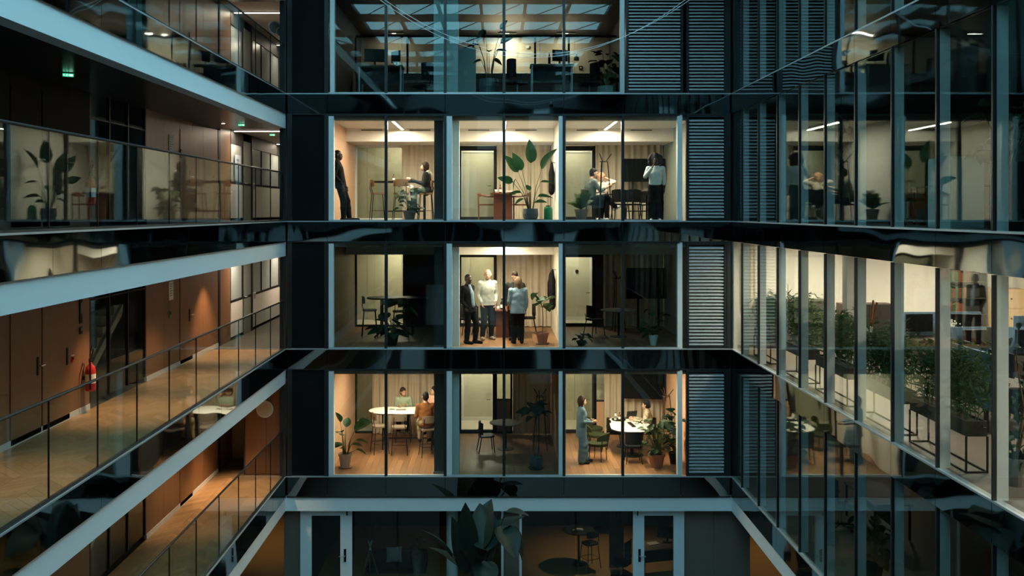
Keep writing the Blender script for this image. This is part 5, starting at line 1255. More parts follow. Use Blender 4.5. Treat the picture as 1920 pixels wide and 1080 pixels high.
bush_plant((PX(1017, 25.4), 25.4, Z2), 'small fig tree with round leaves in a terracotta pot', 13, .42, .42, .25, 'heart', LEAF, pr=.165, ph=.29, pm=TERRA, saucer=GREYPOT, seed=12, trunk=.72, low=-.1, xl=(.85, 1.6))
tv((PX(1216, 28.6), 28.6, PZ(560, 28.6)), 0, 1.3, .9, 'big switched off screen in the unlit right room', stand=PZ(560, 28.6) - Z2)
coat_rack((PX(1158, 28.2), 28.2, Z2), R(35), 'coat rack in the unlit right room of the second storey')
side_chair((PX(1115, 27.2), 27.2, Z2), R(-60), 'dark chair by the door of the unlit right room', 'second storey dark chairs')
round_table((PX(1160, 26.9), 26.9, Z2), .5, .74, 'dark round table in the unlit right room')
bush_plant((PX(1225, 25.2), 25.2, Z2), 'shadowy plant in a pale pot in the unlit right room', 16, .35, .7, .2, 'oval', LEAF2, pr=.12, ph=.26, pm=FIN, seed=21, xl=(3.4, 4.9))
bush_plant((PX(1090, 25.1), 25.1, Z2), 'low shadowy plant behind the glass of the unlit right room', 14, .25, .2, .16, 'oval', LEAF2, pr=.13, ph=.12, pm=BLACK, seed=22, xl=(1.8, 3.0))

# ================================================================= FIRST STOREY ROOMS
pill_table((PX(765, 27.4), 27.45, Z1), 0, 2.2, .95, 1.05, 'white topped high table with three people')
SEATG = mat('taupe_seat_shell', (.2, .15, .11), rough=.6)
bar_stool((PX(712, 26.85), 26.85, Z1), R(-70), 'taupe bar stool at the left end of the white high table', 'first storey bar stools', SEATG)
bar_stool((PX(749, 26.72), 26.72, Z1), R(5), 'taupe bar stool standing empty in front of the white high table', 'first storey bar stools', SEATG)
bar_stool((PX(803, 26.5), 26.5, Z1), R(15), 'taupe bar stool under the man in brown', 'first storey bar stools', SEATG)
bar_stool((PX(757, 28.2), 28.2, Z1), R(180), 'taupe bar stool under the woman in sage green', 'first storey bar stools', SEATG)
bar_stool((PX(818, 27.9), 28.15, Z1), R(165), 'taupe bar stool under the woman in pink', 'first storey bar stools', SEATG)
J = sit_pose(.76, .3, .36); J['wriL'] += V3(.06, .02, .12); J['finL'] += V3(.08, 0, .08); J['wriR'] += V3(-.04, .02, .1); J['finR'] += V3(-.04, 0, .06)
for k in ('chest', 'neck', 'head', 'shoL', 'shoR'): J[k] += V3(0, .05, -.02)
person('woman in a sage green sweater seated behind the white high table', (PX(757, 28.2), 28.2, Z1), R(180), J, 1.68, 'mid', 'bun', 'brown', top=SAGE, bottom=CHAR, shoe=GSHOE, female=True, look=.7)
J = sit_pose(.76, .3, .36); J['wriL'] += V3(.04, .02, .1); J['wriR'] += V3(-.04, .02, .1)
for k in ('chest', 'neck', 'head', 'shoL', 'shoR'): J[k] += V3(0, .08, -.02)
person('man in a brown jacket seen from behind at the white high table', (PX(799, 26.5), 26.5, Z1), R(12), J, 1.82, 'mid', 'short', 'black', top=BROWNJ, bottom=KHAKI, shoe=BSHOE, coat='jacket', look=.1)
J = sit_pose(.76, .3, .36); J['wriL'] += V3(.04, .02, .1); J['wriR'] += V3(-.04, .02, .1)
person('woman in a pink blouse at the right end of the white high table', (PX(816, 28.15), 28.15, Z1), R(160), J, 1.7, 'pale', 'bob', 'black', top=PINKT, bottom=BK, shoe=BSHOE, coat='blouse', female=True, look=-.8)
t = tag(bx(-.14, .14, -.1, .1, 0, .006).build('notebook', GREYPOT, None, loc=(PX(752, 27.5), 27.5, Z1 + 1.05), rz=.1), 'thin grey notebook on the white high table', 'notebook')
t = tag(bx(-.035, .035, -.075, .075, 0, .009).build('phone', BLACK, None, loc=(PX(735, 27.5), 27.55, Z1 + 1.05), rz=1.3), 'black phone lying on the white high table', 'phone')
bird_plant((PX(647, 25.3), 25.3, Z1), 0, 'leafy plant in a pale clay pot by the left wall', [(100, .12, .85, .3, 75), (-10, .08, .7, .3, 55), (160, .15, .62, .3, 20), (-80, .24, .62, .5, 35), (-95, .36, .82, .32, 25), (180, .1, .55, .36, 20), (150, .15, .35, .3, 0), (-85, .28, .38, .32, -5), (-70, .15, .25, .3, 0), (30, .15, .12, .28, 5), (-100, .3, .15, .3, -10), (150, .1, .3, .3, 5)], pr=.17, ph=.36, pm=mat('pale_clay_pot', (.36, .26, .21), rough=.8), saucer=TERRA, kind='taper', lkind='oval')
# middle, unlit
round_table((PX(948, 27.3), 27.3, Z1), .45, .74, 'grey round table in the unlit middle room')
side_chair((PX(912, 27.0), 27.0, Z1), R(-80), 'dark shell chair left of the grey round table', 'first storey dark chairs', fab=mat('dark_blue_seat', (.03, .04, .05)))
coat_rack((PX(1012, 27.0), 27.0, Z1), R(50), 'coat rack in the unlit middle room of the first storey')
t = bush_plant((PX(1005, 25.2), 25.2, Z1), 'tall thin stemmed plant in a blue grey pot', 14, .35, .35, .3, 'heart', LEAF2, pr=.19, ph=.3, pm=BLUEPOT, saucer=BLACK, seed=31, trunk=1.05, kindpot='bowl', xl=(.4, 1.55))
for dx in (-.07, .06): MB().tube([(dx * .5, .02, .22), (dx * 1.2, .0, .7), (dx, 0, 1.3)], .008, 6).build('stem', BARK, t)
for i in range(12): leaf(t, 'oval', LEAF3, (.12 * math.cos(i), .12 * math.sin(i), .3), i * 1.1, R(20), .12)
# right
J = stand_pose(); J['elbR'] = V3(.22, -.02, 1.12); J['wriR'] = V3(.17, .24, 1.1); J['finR'] = V3(.14, .4, 1.14); J['elbL'] = V3(-.22, .0, 1.12); J['wriL'] = V3(-.16, .24, 1.08); J['finL'] = V3(-.1, .38, 1.1)
J['ankL'] += V3(0, .12, 0); J['toeL'] += V3(0, .12, 0); J['kneeL'] += V3(0, .06, 0)
person('woman in a pale blue trouser suit standing and gesturing', (PX(1090, 25.75), 25.75, Z1), R(-85), J, 1.76, 'pale', 'bob', 'brown', top=SUITB, bottom=SUITB, shoe=BSHOE, coat='suit_jacket', female=True, wide=.03, hem=.18)
tub_chair((PX(1121, 26.05), 26.05, Z1), R(60), 'moss green upholstered chair nearest to the woman in blue', 'moss green chairs')
tub_chair((PX(1117, 27.1), 27.1, Z1), R(-100), 'moss green upholstered chair behind the nearest one', 'moss green chairs')
tub_chair((PX(1113, 27.9), 27.9, Z1), R(-100), 'moss green upholstered chair farthest back by the door', 'moss green chairs')
t = thing('oval_table', 'white oval meeting table with a bottle tray', 'table', (PX(1180, 27.1), 27.1, Z1))
o_ = stadium(2.0, 1.08); o_ = [(y * (1 - .12 * x), x) for x, y in o_][::-1]
MB().prism(o_, .728, .74).build('tabletop', TABLEW, t); MB().prism([(x * .995, y * .995) for x, y in o_], .7, .7275).build('edge', BLACK, t)
for sy in (-.5, .5): MB().tube([(0, sy, .7), (0, sy, .03)], .05, 12).build('column', BLACK, t); MB().lathe([(.3, 0), (.3, .012), (.06, .03)], 24, (0, sy, 0)).build('base', BLACK, t)
zt = Z1 + .74
t = thing('tray', 'round dark tray holding bottles on the oval table', 'tray', (PX(1160, 27.6), 27.6, zt)); MB().lathe([(.19, 0), (.2, .03), (.19, .03), (.18, .008)], 24).build('body', BLACK, t)
for i, (dx, dy, hh, mm, lb) in enumerate(((-.08, .05, .2, PAPER, 'pale bottle at the back of the round tray'), (.02, -.04, .22, AMBER, 'amber bottle in the middle of the round tray'), (.1, .02, .18, AMBER, 'amber bottle at the right of the round tray'), (-.1, -.06, .12, BLUEPOT, 'squat blue grey jar at the left of the round tray'))): bottle((PX(1160, 27.6) + dx, 27.6 + dy, zt + .009), lb, mm, hh, .038)
laptop((PX(1180, 27.9), 27.9, zt), R(200), 'open dark laptop behind the bottle tray')
t = tag(bx(-.05, .05, -.27, .27, 0, .03).build('conference_bar', BLACK, None, loc=(PX(1184, 26.95), 26.95, zt), rz=.12), 'long black conference bar on the oval table', 'speaker bar')
t = thing('eyeglasses', 'pair of glasses lying on the oval table', 'glasses', (PX(1194, 27.1), 27.1, zt))
for dx in (-.035, .035): MB().tube([(dx + .025 * math.cos(2 * PI * i / 10), .018 * math.sin(2 * PI * i / 10), .006) for i in range(11)], .004, 5).build('rim', BLACK, t)
MB().tube([(-.012, 0, .006), (.012, 0, .006)], .004, 5).build('bridge', BLACK, t)
side_chair((PX(1216, 27.4), 27.4, Z1), R(85), 'dark chair under the woman in the plaid jacket', 'first storey dark chairs')
J = sit_pose(.46, 0, .42); J['wriL'] += V3(.03, .08, .06); J['finL'] += V3(.03, .08, .06); J['wriR'] += V3(-.03, .08, .06); J['finR'] += V3(-.03, .08, .06)
pj = person('woman with glasses and a plaid jacket seated at the oval table', (PX(1216, 27.4), 27.4, Z1), R(78), J, 1.72, 'pale', 'bun', 'black', top=PLAID, bottom=BK, shoe=BSHOE, coat='jacket', female=True, look=-.1)
side_chair((PX(1186, 25.95), 25.85, Z1), R(0), 'dark wire framed chair at the near end of the oval table', 'first storey dark chairs')
side_chair((PX(1152, 27.4), 27.4, Z1), R(-90), 'dark chair tucked under the left side of the oval table', 'first storey dark chairs')
tv((PX(1208, 28.7), 28.7, PZ(748, 28.7)), R(-8), 1.22, .76, 'large black wall screen above the oval table')
bx(-.05, .05, .03, .36, .3, .4).build('wall_arm', BLACK, bpy.data.objects['wall_screen.002'])
coat_rack((PX(1249, 26.9), 26.9, Z1), R(10), 'dark red coat rack behind the bushy plants', m=mat('oxblood_wood', (.05, .012, .008), rough=.5), h=1.75)
bush_plant((PX(1231, 25.35), 25.35, Z1), 'big bushy plant in a terracotta pot at the right window', 80, .52, .95, .19, 'oval', LEAF4, pr=.22, ph=.36, pm=TERRA, seed=41, xl=(3.4, 4.85))
bush_plant((PX(1264, 25.7), 25.7, Z1), 'dark trailing plant in the corner behind the bushy one', 30, .3, 1.1, .22, 'heart', LEAF2, pr=.15, ph=.3, pm=BLACK, seed=42, xl=(4.2, 4.95))
# ================================================================= TOP STOREY OFFICE
def z4(y, d): return PZ(y, d)
desk((PX(715, 26.2), 26.2, Z4), 0, 1.2, .7, 'dark desk at the left of the top storey', 'top storey desks', h=.95, leg=TEALP)
desk((PX(1034, 26.0), 26.0, Z4), 0, 1.15, .7, 'dark desk at the right of the top storey', 'top storey desks', h=.95, leg=TEALP)
monitor((PX(703, 26.1), 26.1, Z4 + .95), R(10), 'monitor on the left top storey desk', 'top storey monitors')
monitor((PX(742, 26.2), 26.2, Z4 + .95), R(-50), 'angled monitor on the left top storey desk', 'top storey monitors', .4, .3)
monitor((PX(1050, 26.0), 26.0, Z4 + .95), R(15), 'monitor on the right top storey desk', 'top storey monitors', .42, .3)
t = thing('bottle', 'slim bottle on the right top storey desk', 'bottle', (PX(1030, 25.9), 25.9, Z4 + .95)); MB().lathe([(.035, 0), (.035, .2), (.014, .27), (.014, .33)], 12).build('body', BLACK, t)
office_chair((PX(795, 26.6), 26.6, Z4), R(40), 'office chair left of the top storey column', 'top storey chairs')
office_chair((PX(970, 25.9), 25.9, Z4), R(-60), 'office chair between plant and desk on the top storey', 'top storey chairs')
office_chair((PX(1105, 26.2), 26.2, Z4), R(120), 'office chair right of the top storey desk', 'top storey chairs')
t = thing('filing_cabinet', 'tall pale teal cabinet beside the top storey column', 'cabinet', (PX(874, 26.3), 26.3, Z4))
bx(-.26, .26, -.25, .25, 0, 1.45).build('body', TEALP, t)
for k in range(2): d_ = bx(-.25 + k * .252, -.004 + k * .252, -.262, -.251, .03, 1.42).build('door', TEALP, t); bx(-.03 + k * .05, -.02 + k * .05, -.275, -.262, .7, .85).build('handle', STEELB, d_)
bird_plant((PX(917, 25.3), 25.3, Z4), 0, 'tall bird of paradise silhouette on the top storey', [(85, .25, .95, .42, 0), (100, .35, 1.15, .36, -25), (-80, .3, 1.0, .42, 35), (60, .1, 1.35, .4, -40), (-100, .18, .78, .32, 10), (95, .2, .55, .24, -10), (-60, .12, .6, .3, -20), (-85, .3, 1.35, .3, 60), (180, .1, .75, .3, 10)], pr=.26, ph=.5, pm=BLUEPOT, lm=LEAF2, kind='bowl')
t = bush_plant((PX(1137, 25.4), 25.4, Z4), 'bushy plant in a woven basket pot on the top storey', 30, .42, .95, .26, 'oval', LEAF2, pr=.24, ph=.32, pm=mat('woven_basket', (.16, .19, .17), rough=.8, scale=(2, 2, 60), col2=(.24, .27, .25)), seed=51, kindpot='bowl', low=.1, xl=(2.2, 3.5))
t = thing('wall_clock', 'small round clock on the top storey corridor wall', 'clock', (PX(989, 31.08), 31.09, PZ(88, 31.08))); MB().tube([(0, 0, 0), (0, -.03, 0)], .06, 18).build('case', FIN, t); MB().tube([(0, -.031, 0), (0, -.034, 0)], .05, 18).build('dial', PAPER, t)
t = thing('wall_sign', 'small dark square sign on the top storey corridor wall', 'sign', (PX(1089, 31.08), 31.09, PZ(127, 31.08))); bx(-.06, .06, -.012, 0, -.06, .06).build('plate', BLACK, t); bx(-.025, .025, -.014, -.0121, -.02, .02).build('pictogram', PAPER, t)
# cables with lamps strung over the court
def cable(pts, lab):
    P_ = []; n = 24
    for i in range(n + 1):
        u = i / n * (len(pts) - 1); k = min(int(u), len(pts) - 2); a, b = Vector(pts[k]), Vector(pts[k + 1]); q = a.lerp(b, u - k)
        P_.append(q)
    return P_
def catenary(a, b, sag, n=28): return [Vector(a).lerp(Vector(b), i / n) - Vector((0, 0, sag * 4 * (i / n) * (1 - i / n))) for i in range(n + 1)]
DY = 20.0
def wpt(x, y): return (PX(x, DY), DY, PZ(y, DY))
for k, (a, b, sg) in enumerate(((wpt(640, -62), wpt(1310, -20), 1.62), (wpt(670, -40), wpt(1330, -28), 1.48))):
    t = thing('light_cable', '%s suspended cable sagging across the court' % ('lower', 'upper')[k], 'cable', (0, 0, 0), group='cables over the court')
    MB().tube(catenary(a, b, sg), .004, 6).build('wire', ALU, t)
    for e in (a, b): MB().tube([e, (e[0], e[1], ZR - .05)], .005, 6).build('hanger', ALU, t)
for k, (x, y) in enumerate(((1081, 112), )):
    p = wpt(x, y); t = thing('cable_lamp', 'small dark lamp clipped on the sagging cable', 'lamp', p)
    MB().lathe([(.05, -.02), (.055, 0), (.05, .05), (.02, .07)], 12).build('housing', BLACK, t); MB().lathe([(.012, .07), (.02, .12), (.005, .14)], 10).build('clip', FIN, t)
# ================================================================= BRIGHT OFFICE ON THE RIGHT
PL = [(22.0, 1.4), (19.5, 1.5), (17.2, 1.7), (15.0, 1.7), (12.85, 1.75)]
for i, (y, L_) in enumerate(PL):
    planter((6.33, y, Z2 + .0005), 0, L_, 'bamboo in a long dark trough on a thin stand, %s from the back corner' % ('first', 'second', 'third', 'fourth', 'fifth')[i], 60 + i, n=(1200, 1500, 1900, 2300, 2300)[i], hgt=(.95, 1.05, 1.0, .95, .95)[i])
# leafy tree close to the right edge
t = thing('potted_tree', 'slender leafy tree in a pot at the near end of the office glass', 'plant', (6.55, 12.3, Z2)); z0 = pot(t, .2, .36, GREYPOT)
rnd = random.Random(77)
for k in range(4):
    a = rnd.random() * 6.28; pts = [Vector((0, 0, z0 - .03))]
    for q in range(5): pts.append(pts[-1] + Vector((.09 * math.cos(a) + rnd.gauss(0, .04), .09 * math.sin(a) + rnd.gauss(0, .05), .36)))
    MB().tube(pts, [.016, .014, .012, .009, .006, .003], 6).build('branch', BARK, t, smooth=True)
    for q in range(34):
        u = rnd.random() * 4.6 + .3; i0 = int(u); p = pts[i0].lerp(pts[i0 + 1], u - i0) + Vector((rnd.gauss(0, .1), rnd.gauss(0, .14), rnd.gauss(0, .08)))
        leaf(t, 'oval', LEAF2, p, rnd.random() * 6.28, R(rnd.uniform(-70, 10)), .13, rnd.uniform(-1, 1), .7)
# desks, dividers, monitors, chairs
DK = mat('dark_desk_top', (.06, .05, .045), rough=.5)
DL = ['far dark desk standing across the bright office', 'middle dark desk standing across the bright office', 'dark desk behind the third planter', 'dark desk behind the nearest planter', 'rear dark desk in front of the low cabinets']
DS = ['far crosswise desk', 'middle crosswise desk', 'desk behind the third planter', 'desk behind the nearest planter', 'rear desk by the low cabinets']
for i, (x, y, rz) in enumerate(((9.7, 21.0, 0), (9.6, 18.2, 0), (8.1, 16.0, PI / 2), (8.2, 12.9, PI / 2), (11.9, 20.2, 0))):
    dk = desk((x, y, Z2), rz, 1.9, .8, DL[i], 'bright office desks', top=DK)
    bx(-.9, .9, -.385, -.37, .2, .7).build('front_panel', mat('dark_desk_front', (.05, .035, .028), rough=.5), dk)
    ca, sa = math.cos(rz), math.sin(rz)
    def lp(u, v): return (x + u * ca - v * sa, y + u * sa + v * ca, Z2 + .73)
    monitor(lp(-.55, .1), rz + .12, 'left monitor on the ' + DS[i], W_=.62, H_=.38); monitor(lp(.45, .08), rz - .1, 'right monitor on the ' + DS[i], W_=.62, H_=.38)
    q = lp(0, .44); t = thing('desk_divider', 'blue felt divider behind the ' + DS[i], 'divider', (q[0], q[1], Z2), rz, group='blue desk dividers'); bx(-.95, .95, -.02, .02, .35, 1.24).build('panel', BLUEP, t)
    for s in (-1, 1): bx(s * .75 - .02, s * .75 + .02, -.03, .03, 0, .35).build('foot', BLACK, t)
    q = lp(.1, -.78); office_chair((q[0], q[1], Z2), rz + .3 - .2 * i, 'black office chair at the ' + DS[i])
t = thing('paper_pile', 'papers and folders on the desk behind the third planter', 'papers', (7.85, 15.6, Z2 + .73)); bx(-.15, .15, -.2, .1, 0, .01).build('sheet', PAPER, t); bx(-.12, .1, -.05, .2, .0105, .02).build('folder', mat('yellow_folder', (.6, .42, .06)), t); MB().bar((-.1, -.1, .016), (.1, .05, .026), .02, .01).build('pen', REDP, t)
# flowers on a desk
t = thing('flower_vase', 'white flowers in a small vase on the far crosswise desk', 'vase', (9.72, 20.85, Z2 + .73)); MB().lathe([(.04, 0), (.05, .08), (.03, .15), (.035, .17)], 14).build('vase', FIN, t)
cn, lv = foliage(160, ((-.14, .14), (-.14, .14), (.15, .42)), .05, 5); cn.build('stems', STEM, t); m = MB()
for k in range(70): m.ball((rnd.gauss(0, .07), rnd.gauss(0, .07), .3 + rnd.gauss(0, .06)), .016, 6)
o = m.build('blossoms', PAPER, t); o['kind'] = 'stuff'
# kitchenette, cabinets, shelf, poles against the end walls
t = thing('counter_unit', 'dark counter with a chrome tap at the back of the office', 'cabinet', (7.55, 24.85, Z2)); bx(-.85, .85, -.3, .3, 0, 1.16).build('body', mat('dark_counter', (.045, .04, .038)), t); bx(-.87, .87, -.32, .32, 1.16, 1.2).build('worktop', DK, t)
for k in range(3): d_ = bx(-.83 + k * .56, -.29 + k * .56, -.318, -.301, .05, 1.13).build('door', mat('dark_counter', (.045, .04, .038)), t); bx(-.33 + k * .56, -.31 + k * .56, -.335, -.318, .5, .7).build('handle', STEELB, d_)
MB().tube([(-.3, .05, 1.2), (-.3, .05, 1.48), (-.34, -.05, 1.54), (-.42, -.12, 1.5)], .014, 8).build('tap', STEELB, t); MB().tube([(-.1, .05, 1.2), (-.1, .05, 1.58), (-.16, -.04, 1.6)], .012, 8).build('second_tap', STEELB, t)
for k, (dx, hh) in enumerate(((.15, .17), (.25, .12), (.45, .2))): bottle((7.55 + dx, 24.8, Z2 + 1.2), 'small %s on the dark counter' % ('pale bottle', 'white jar', 'tall pale bottle')[k], PAPER, hh, .04)
t = thing('low_cabinet', 'dark brown low cabinet in the middle of the office', 'cabinet', (8.7, 23.0, Z2)); bx(-.6, .6, -.25, .25, 0, 1.28).build('body', mat('dark_brown_cabinet', (.05, .03, .022)), t)
for k in range(2): d_ = bx(-.58 + k * .585, -.01 + k * .585, -.268, -.251, .05, 1.25).build('door', mat('dark_brown_cabinet', (.05, .03, .022)), t); bx(-.07 + k * .1, -.05 + k * .1, -.285, -.268, .6, .8).build('handle', STEELB, d_)
struct(bx(7.77, 8.07, 21.6, 21.9, F(2), F(2) + 2.7).build('wall_column', mat('grey_concrete_column', (.3, .31, .3), rough=.8)), 'square grey column in the bright office')
struct(bx(7.0, 7.35, 9.9, 10.25, F(2), F(2) + 2.7).build('wall_column', mat('grey_concrete_column', (.3, .31, .3), rough=.8)), 'near square grey column behind the slender tree')
struct(bx(6.5, 13.4, 7.6, 7.7, F(2), F(2) + 2.7).build('wall_front', WHITEW), 'white near end wall of the bright office')
struct(bx(9.6, 9.7, 7.7, 12.6, F(2), F(2) + 2.7).build('wall_partition', WHITEW), 'white partition behind the slender tree')
t = thing('bookshelf', 'dark open bookshelf against the office back wall', 'shelf', (11.95, 24.9, Z2))
bx(-.5, -.46, -.17, .17, 0, 2.1).build('side', mat('black_brown_shelf', (.02, .015, .012), rough=.5), t); bx(.46, .5, -.17, .17, 0, 2.1).build('side', mat('black_brown_shelf', (.02, .015, .012), rough=.5), t); bx(-.46, .46, .15, .17, 0, 2.1).build('back', DARKW, t)
for k in range(6): bx(-.46, .46, -.17, .15, .03 + k * .4, .06 + k * .4).build('shelf', mat('black_brown_shelf', (.02, .015, .012), rough=.5), t)
cols = [mat('book_green', (.012, .06, .02)), mat('book_red', (.12, .018, .01)), mat('book_cream', (.1, .09, .07)), mat('book_navy', (.012, .016, .03)), mat('book_orange', (.13, .045, .012))]
CN5 = ['green', 'red', 'cream', 'navy', 'orange']; ORD = ['first', 'second', 'third', 'fourth', 'fifth', 'sixth', 'seventh', 'eighth', 'ninth', 'tenth', 'eleventh', 'twelfth', 'thirteenth', 'fourteenth']; SHN = ['second', 'third', 'fourth', 'fifth']
for k in range(4):
    x = -.44; j = 0
    while x < -.2 + .08 * k:
        w_ = rnd.uniform(.05, .1); hh = rnd.uniform(.22, .31); c_ = rnd.randrange(5)
        tag(bx(0, w_ - .004, -.11, .11, 0, hh).build('binder', cols[c_], None, loc=(11.95 + x, 24.9, Z2 + .06 + (k + 1) * .4)), '%s binder, %s from the left on the %s shelf board' % (CN5[c_], ORD[j], SHN[k]), 'binder', 'binders on the bookshelf'); x += w_; j += 1
t = thing('wood_cabinet', 'light wood cabinet beside the bookshelf', 'cabinet', (12.9, 24.7, Z2)); LW = mat('light_wood', (.5, .34, .18), rough=.5, scale=(4, 4, .6), col2=(.58, .42, .25)); bx(-.4, .4, -.25, .25, 0, 1.5).build('body', LW, t)
for k in range(3): d_ = bx(-.38, .38, -.266, -.251, .04 + k * .49, .5 + k * .49).build('drawer', LW, t); MB().tube([(0, -.266, .28 + k * .49), (0, -.29, .28 + k * .49)], .02, 8).build('knob', BLACK, d_)
t = thing('wall_sign', 'small red safety sign on the office back wall', 'sign', (12.05, 25.19, Z2 + 1.95)); bx(-.1, .1, -.012, 0, -.18, .18).build('plate', REDP, t); bx(-.07, .07, -.014, -.0121, .04, .14).build('white_panel', PAPER, t); bx(-.05, .05, -.014, -.0121, -.12, -.06).build('white_bar', PAPER, t)
# crossed wooden poles (tripod lamp legs)
t = thing('coat_stand', 'crossed wooden pole coat stand with orange tips', 'coat stand', (7.2, 18.8, Z2)); OT = mat('orange_brown_wood', (.3, .11, .04), rough=.5)
for k in range(3):
    a = R(90 + 120 * k + 20); b0 = (.28 * math.cos(a), .28 * math.sin(a), 0); b1 = (-.2 * math.cos(a), -.2 * math.sin(a), 1.72); mdl = Vector(b0).lerp(Vector(b1), .72)
    MB().tube([b0, mdl], .018, 8).build('pole', FIN, t); MB().tube([mdl, b1], .02, 8).build('tip', OT, t)
# curtain strip and red cloth on a chair
t = thing('wall_curtain', 'narrow beige curtain at the office back wall', 'curtain', (6.5, 25.05, Z2)); m = MB(); m.grid([[(x * .02 - .12, .03 * math.sin(x * 1.3), z) for x in range(14)] for z in (2.6, 1.8, 1.0, .95)]); m.grid([[(.14 - x * .02, .012 + .03 * math.sin((13 - x) * 1.3), z) for x in range(14)] for z in (2.6, 1.8, 1.0, .95)]); m.build('cloth', CURTAIN, t, smooth=True)
t = thing('armless_chair', 'wooden legged grey chair at the near end of the office', 'chair', (7.35, 11.6, Z2), R(40)); MB().prism(rrect(.48, .46, .1), .42, .47).build('seat', BLACKF, t); curved_back(.46, .4, .1, .03, .47, -.22).build('backrest', BLACKF, t)
for sx in (-1, 1):
    for sy in (-1, 1): MB().tube([(sx * .17, sy * .16, .42), (sx * .22, sy * .21, 0)], .018, 7).build('leg', LW, t)

# ================================================================= DIM OFFICES ON THE RIGHT (first and third storey)
bush_plant((6.75, 12.85, F(3)), 'dark broad leaved plant by the third storey right glass', 26, .5, .9, .26, 'heart', LEAF2, pr=.22, ph=.9, pm=BLACK, seed=91, kindpot='cyl')
t = thing('hanging_plant', 'trailing plant hanging from the third storey ceiling', 'plant', (6.9, 19.5, F(3) + 2.1)); z0 = pot(t, .14, .2, BLACK, None, 'bowl'); MB().tube([(0, 0, .18), (0, 0, .6)], .005, 6).build('hanger', BLACK, t)
for k in range(30):
    a = rnd.random() * 6.28; L_ = rnd.uniform(.1, 1.3); leaf(t, 'oval', LEAF2, (.16 * math.cos(a), .16 * math.sin(a), .2 - L_), a, R(-60), .17, rnd.uniform(-.6, .6))
    if k < 8: MB().tube([(.05 * math.cos(a), .05 * math.sin(a), .16), (.15 * math.cos(a), .15 * math.sin(a), .15), (.16 * math.cos(a), .16 * math.sin(a), .2 - L_)], .004, 5).build('vine', STEM, t)
desk((8.4, 18.0, F(3)), PI / 2, 1.7, .8, 'dark desk in the unlit third storey office', 'dim office desks', top=DK); desk((8.6, 12.4, F(3)), PI / 2, 1.7, .8, 'nearer dark desk in the unlit third storey office', 'dim office desks', top=DK)
monitor((8.35, 17.8, F(3) + .73), R(85), 'dark monitor on the unlit third storey desk'); office_chair((7.6, 18.0, F(3)), R(-70), 'dark office chair at the unlit third storey desk')
t = thing('filing_cabinet', 'pale cabinet in the unlit third storey office', 'cabinet', (7.25, 15.4, F(3))); bx(-.25, .25, -.4, .4, 0, 1.1).build('body', TEALP, t)
for k in range(2): d_ = bx(-.262, -.251, -.39 + k * .395, -.005 + k * .395, .03, 1.07).build('door', TEALP, t); bx(-.275, -.262, -.04 + k * .06, -.02 + k * .06, .55, .7).build('handle', STEELB, d_)
desk((8.0, 20.5, F(1)), PI / 2, 1.7, .8, 'dark desk in the dim first storey office', 'dim office desks', top=DK); office_chair((7.2, 20.4, F(1)), R(-80), 'dark office chair in the dim first storey office')
bush_plant((6.8, 17.6, F(1)), 'shadowy plant behind the first storey right glass', 22, .45, .8, .26, 'oval', LEAF2, pr=.2, ph=.4, pm=BLACK, seed=92)
# ================================================================= GROUND FLOOR
GZ = .012
t = thing('coat_stand', 'crossed pale wooden pole stand behind the ground floor glass', 'coat stand', (PX(694, 26.0), 26.0, GZ))
for k in range(3):
    a = R(90 + 120 * k + 10); b0 = Vector((.3 * math.cos(a), .3 * math.sin(a), 0)); b1 = Vector((-.2 * math.cos(a), -.2 * math.sin(a), PZ(985, 26) - GZ)); MB().tube([b0, b0.lerp(b1, .55)], .016, 7).build('pole', BROWNP, t); MB().tube([b0.lerp(b1, .55), b0.lerp(b1, .72)], .018, 7).build('sleeve', FIN, t); MB().tube([b0.lerp(b1, .72), b1], .016, 7).build('tip', BROWNP, t)
t = thing('lounge', 'low dark lounge seat in the left ground floor room', 'sofa', (PX(745, 26.8), 26.8, GZ)); bx(-.8, .8, -.4, .4, .03, .16).build('seat', BLACKF, t); bx(-.8, .8, .26, .4, .161, .42).build('backrest', BLACKF, t)
for s in (-1, 1): bx(s * .7 - .03, s * .7 + .03, -.35, .35, 0, .03).build('foot', BLACK, t)
t = thing('cushion', 'pale square cushion on the low ground floor lounge', 'cushion', (PX(738, 26.7), 26.85, GZ + .16), R(5)); m = MB(); rows = []
for k in range(9):
    v = k / 8 * 2 - 1; row = []
    for q in range(9):
        u = q / 8 * 2 - 1; row.append((u * .22 * (1 - .1 * (1 - v * v)), -.085 * (1 - u * u) ** .6 * (1 - v * v) ** .6, .22 + v * .22 * (1 - .1 * (1 - u * u))))
    rows.append(row)
m.grid(rows); m.grid([[(p[0], -p[1], p[2]) for p in r_[::-1]] for r_ in rows]); m.build('cover', FIN, t, smooth=True)
bush_plant((PX(782, 26.4), 26.4, GZ), 'thin potted plant next to the ground floor sofa', 14, .3, .6, .16, 'lance', LEAF2, pr=.15, ph=.6, pm=GREYPOT, seed=95)
bush_plant((PX(795, 26.6), 26.5, GZ), 'second thin plant next to the ground floor sofa', 12, .25, .8, .14, 'lance', LEAF2, pr=.13, ph=.5, pm=GREYPOT, seed=96) if False else None
pill = round_table((PX(1085, 27.2), 27.2, GZ), .45, .95, 'dark round table in the right ground floor room', top=BLACK)
bar_stool((PX(1106, 26.9), 26.9, GZ), R(30), 'dark bar stool in the right ground floor room', 'ground floor stools', BLACK, h=.7)
t = thing('sneakers', 'pale shoe shaped lamp on the dark round table', 'lamp', (PX(1085, 27.0), 27.05, GZ + .95))
t['label'] = 'small white decoration on the dark round table'; t['category'] = 'ornament'; t.name = 'ornament'
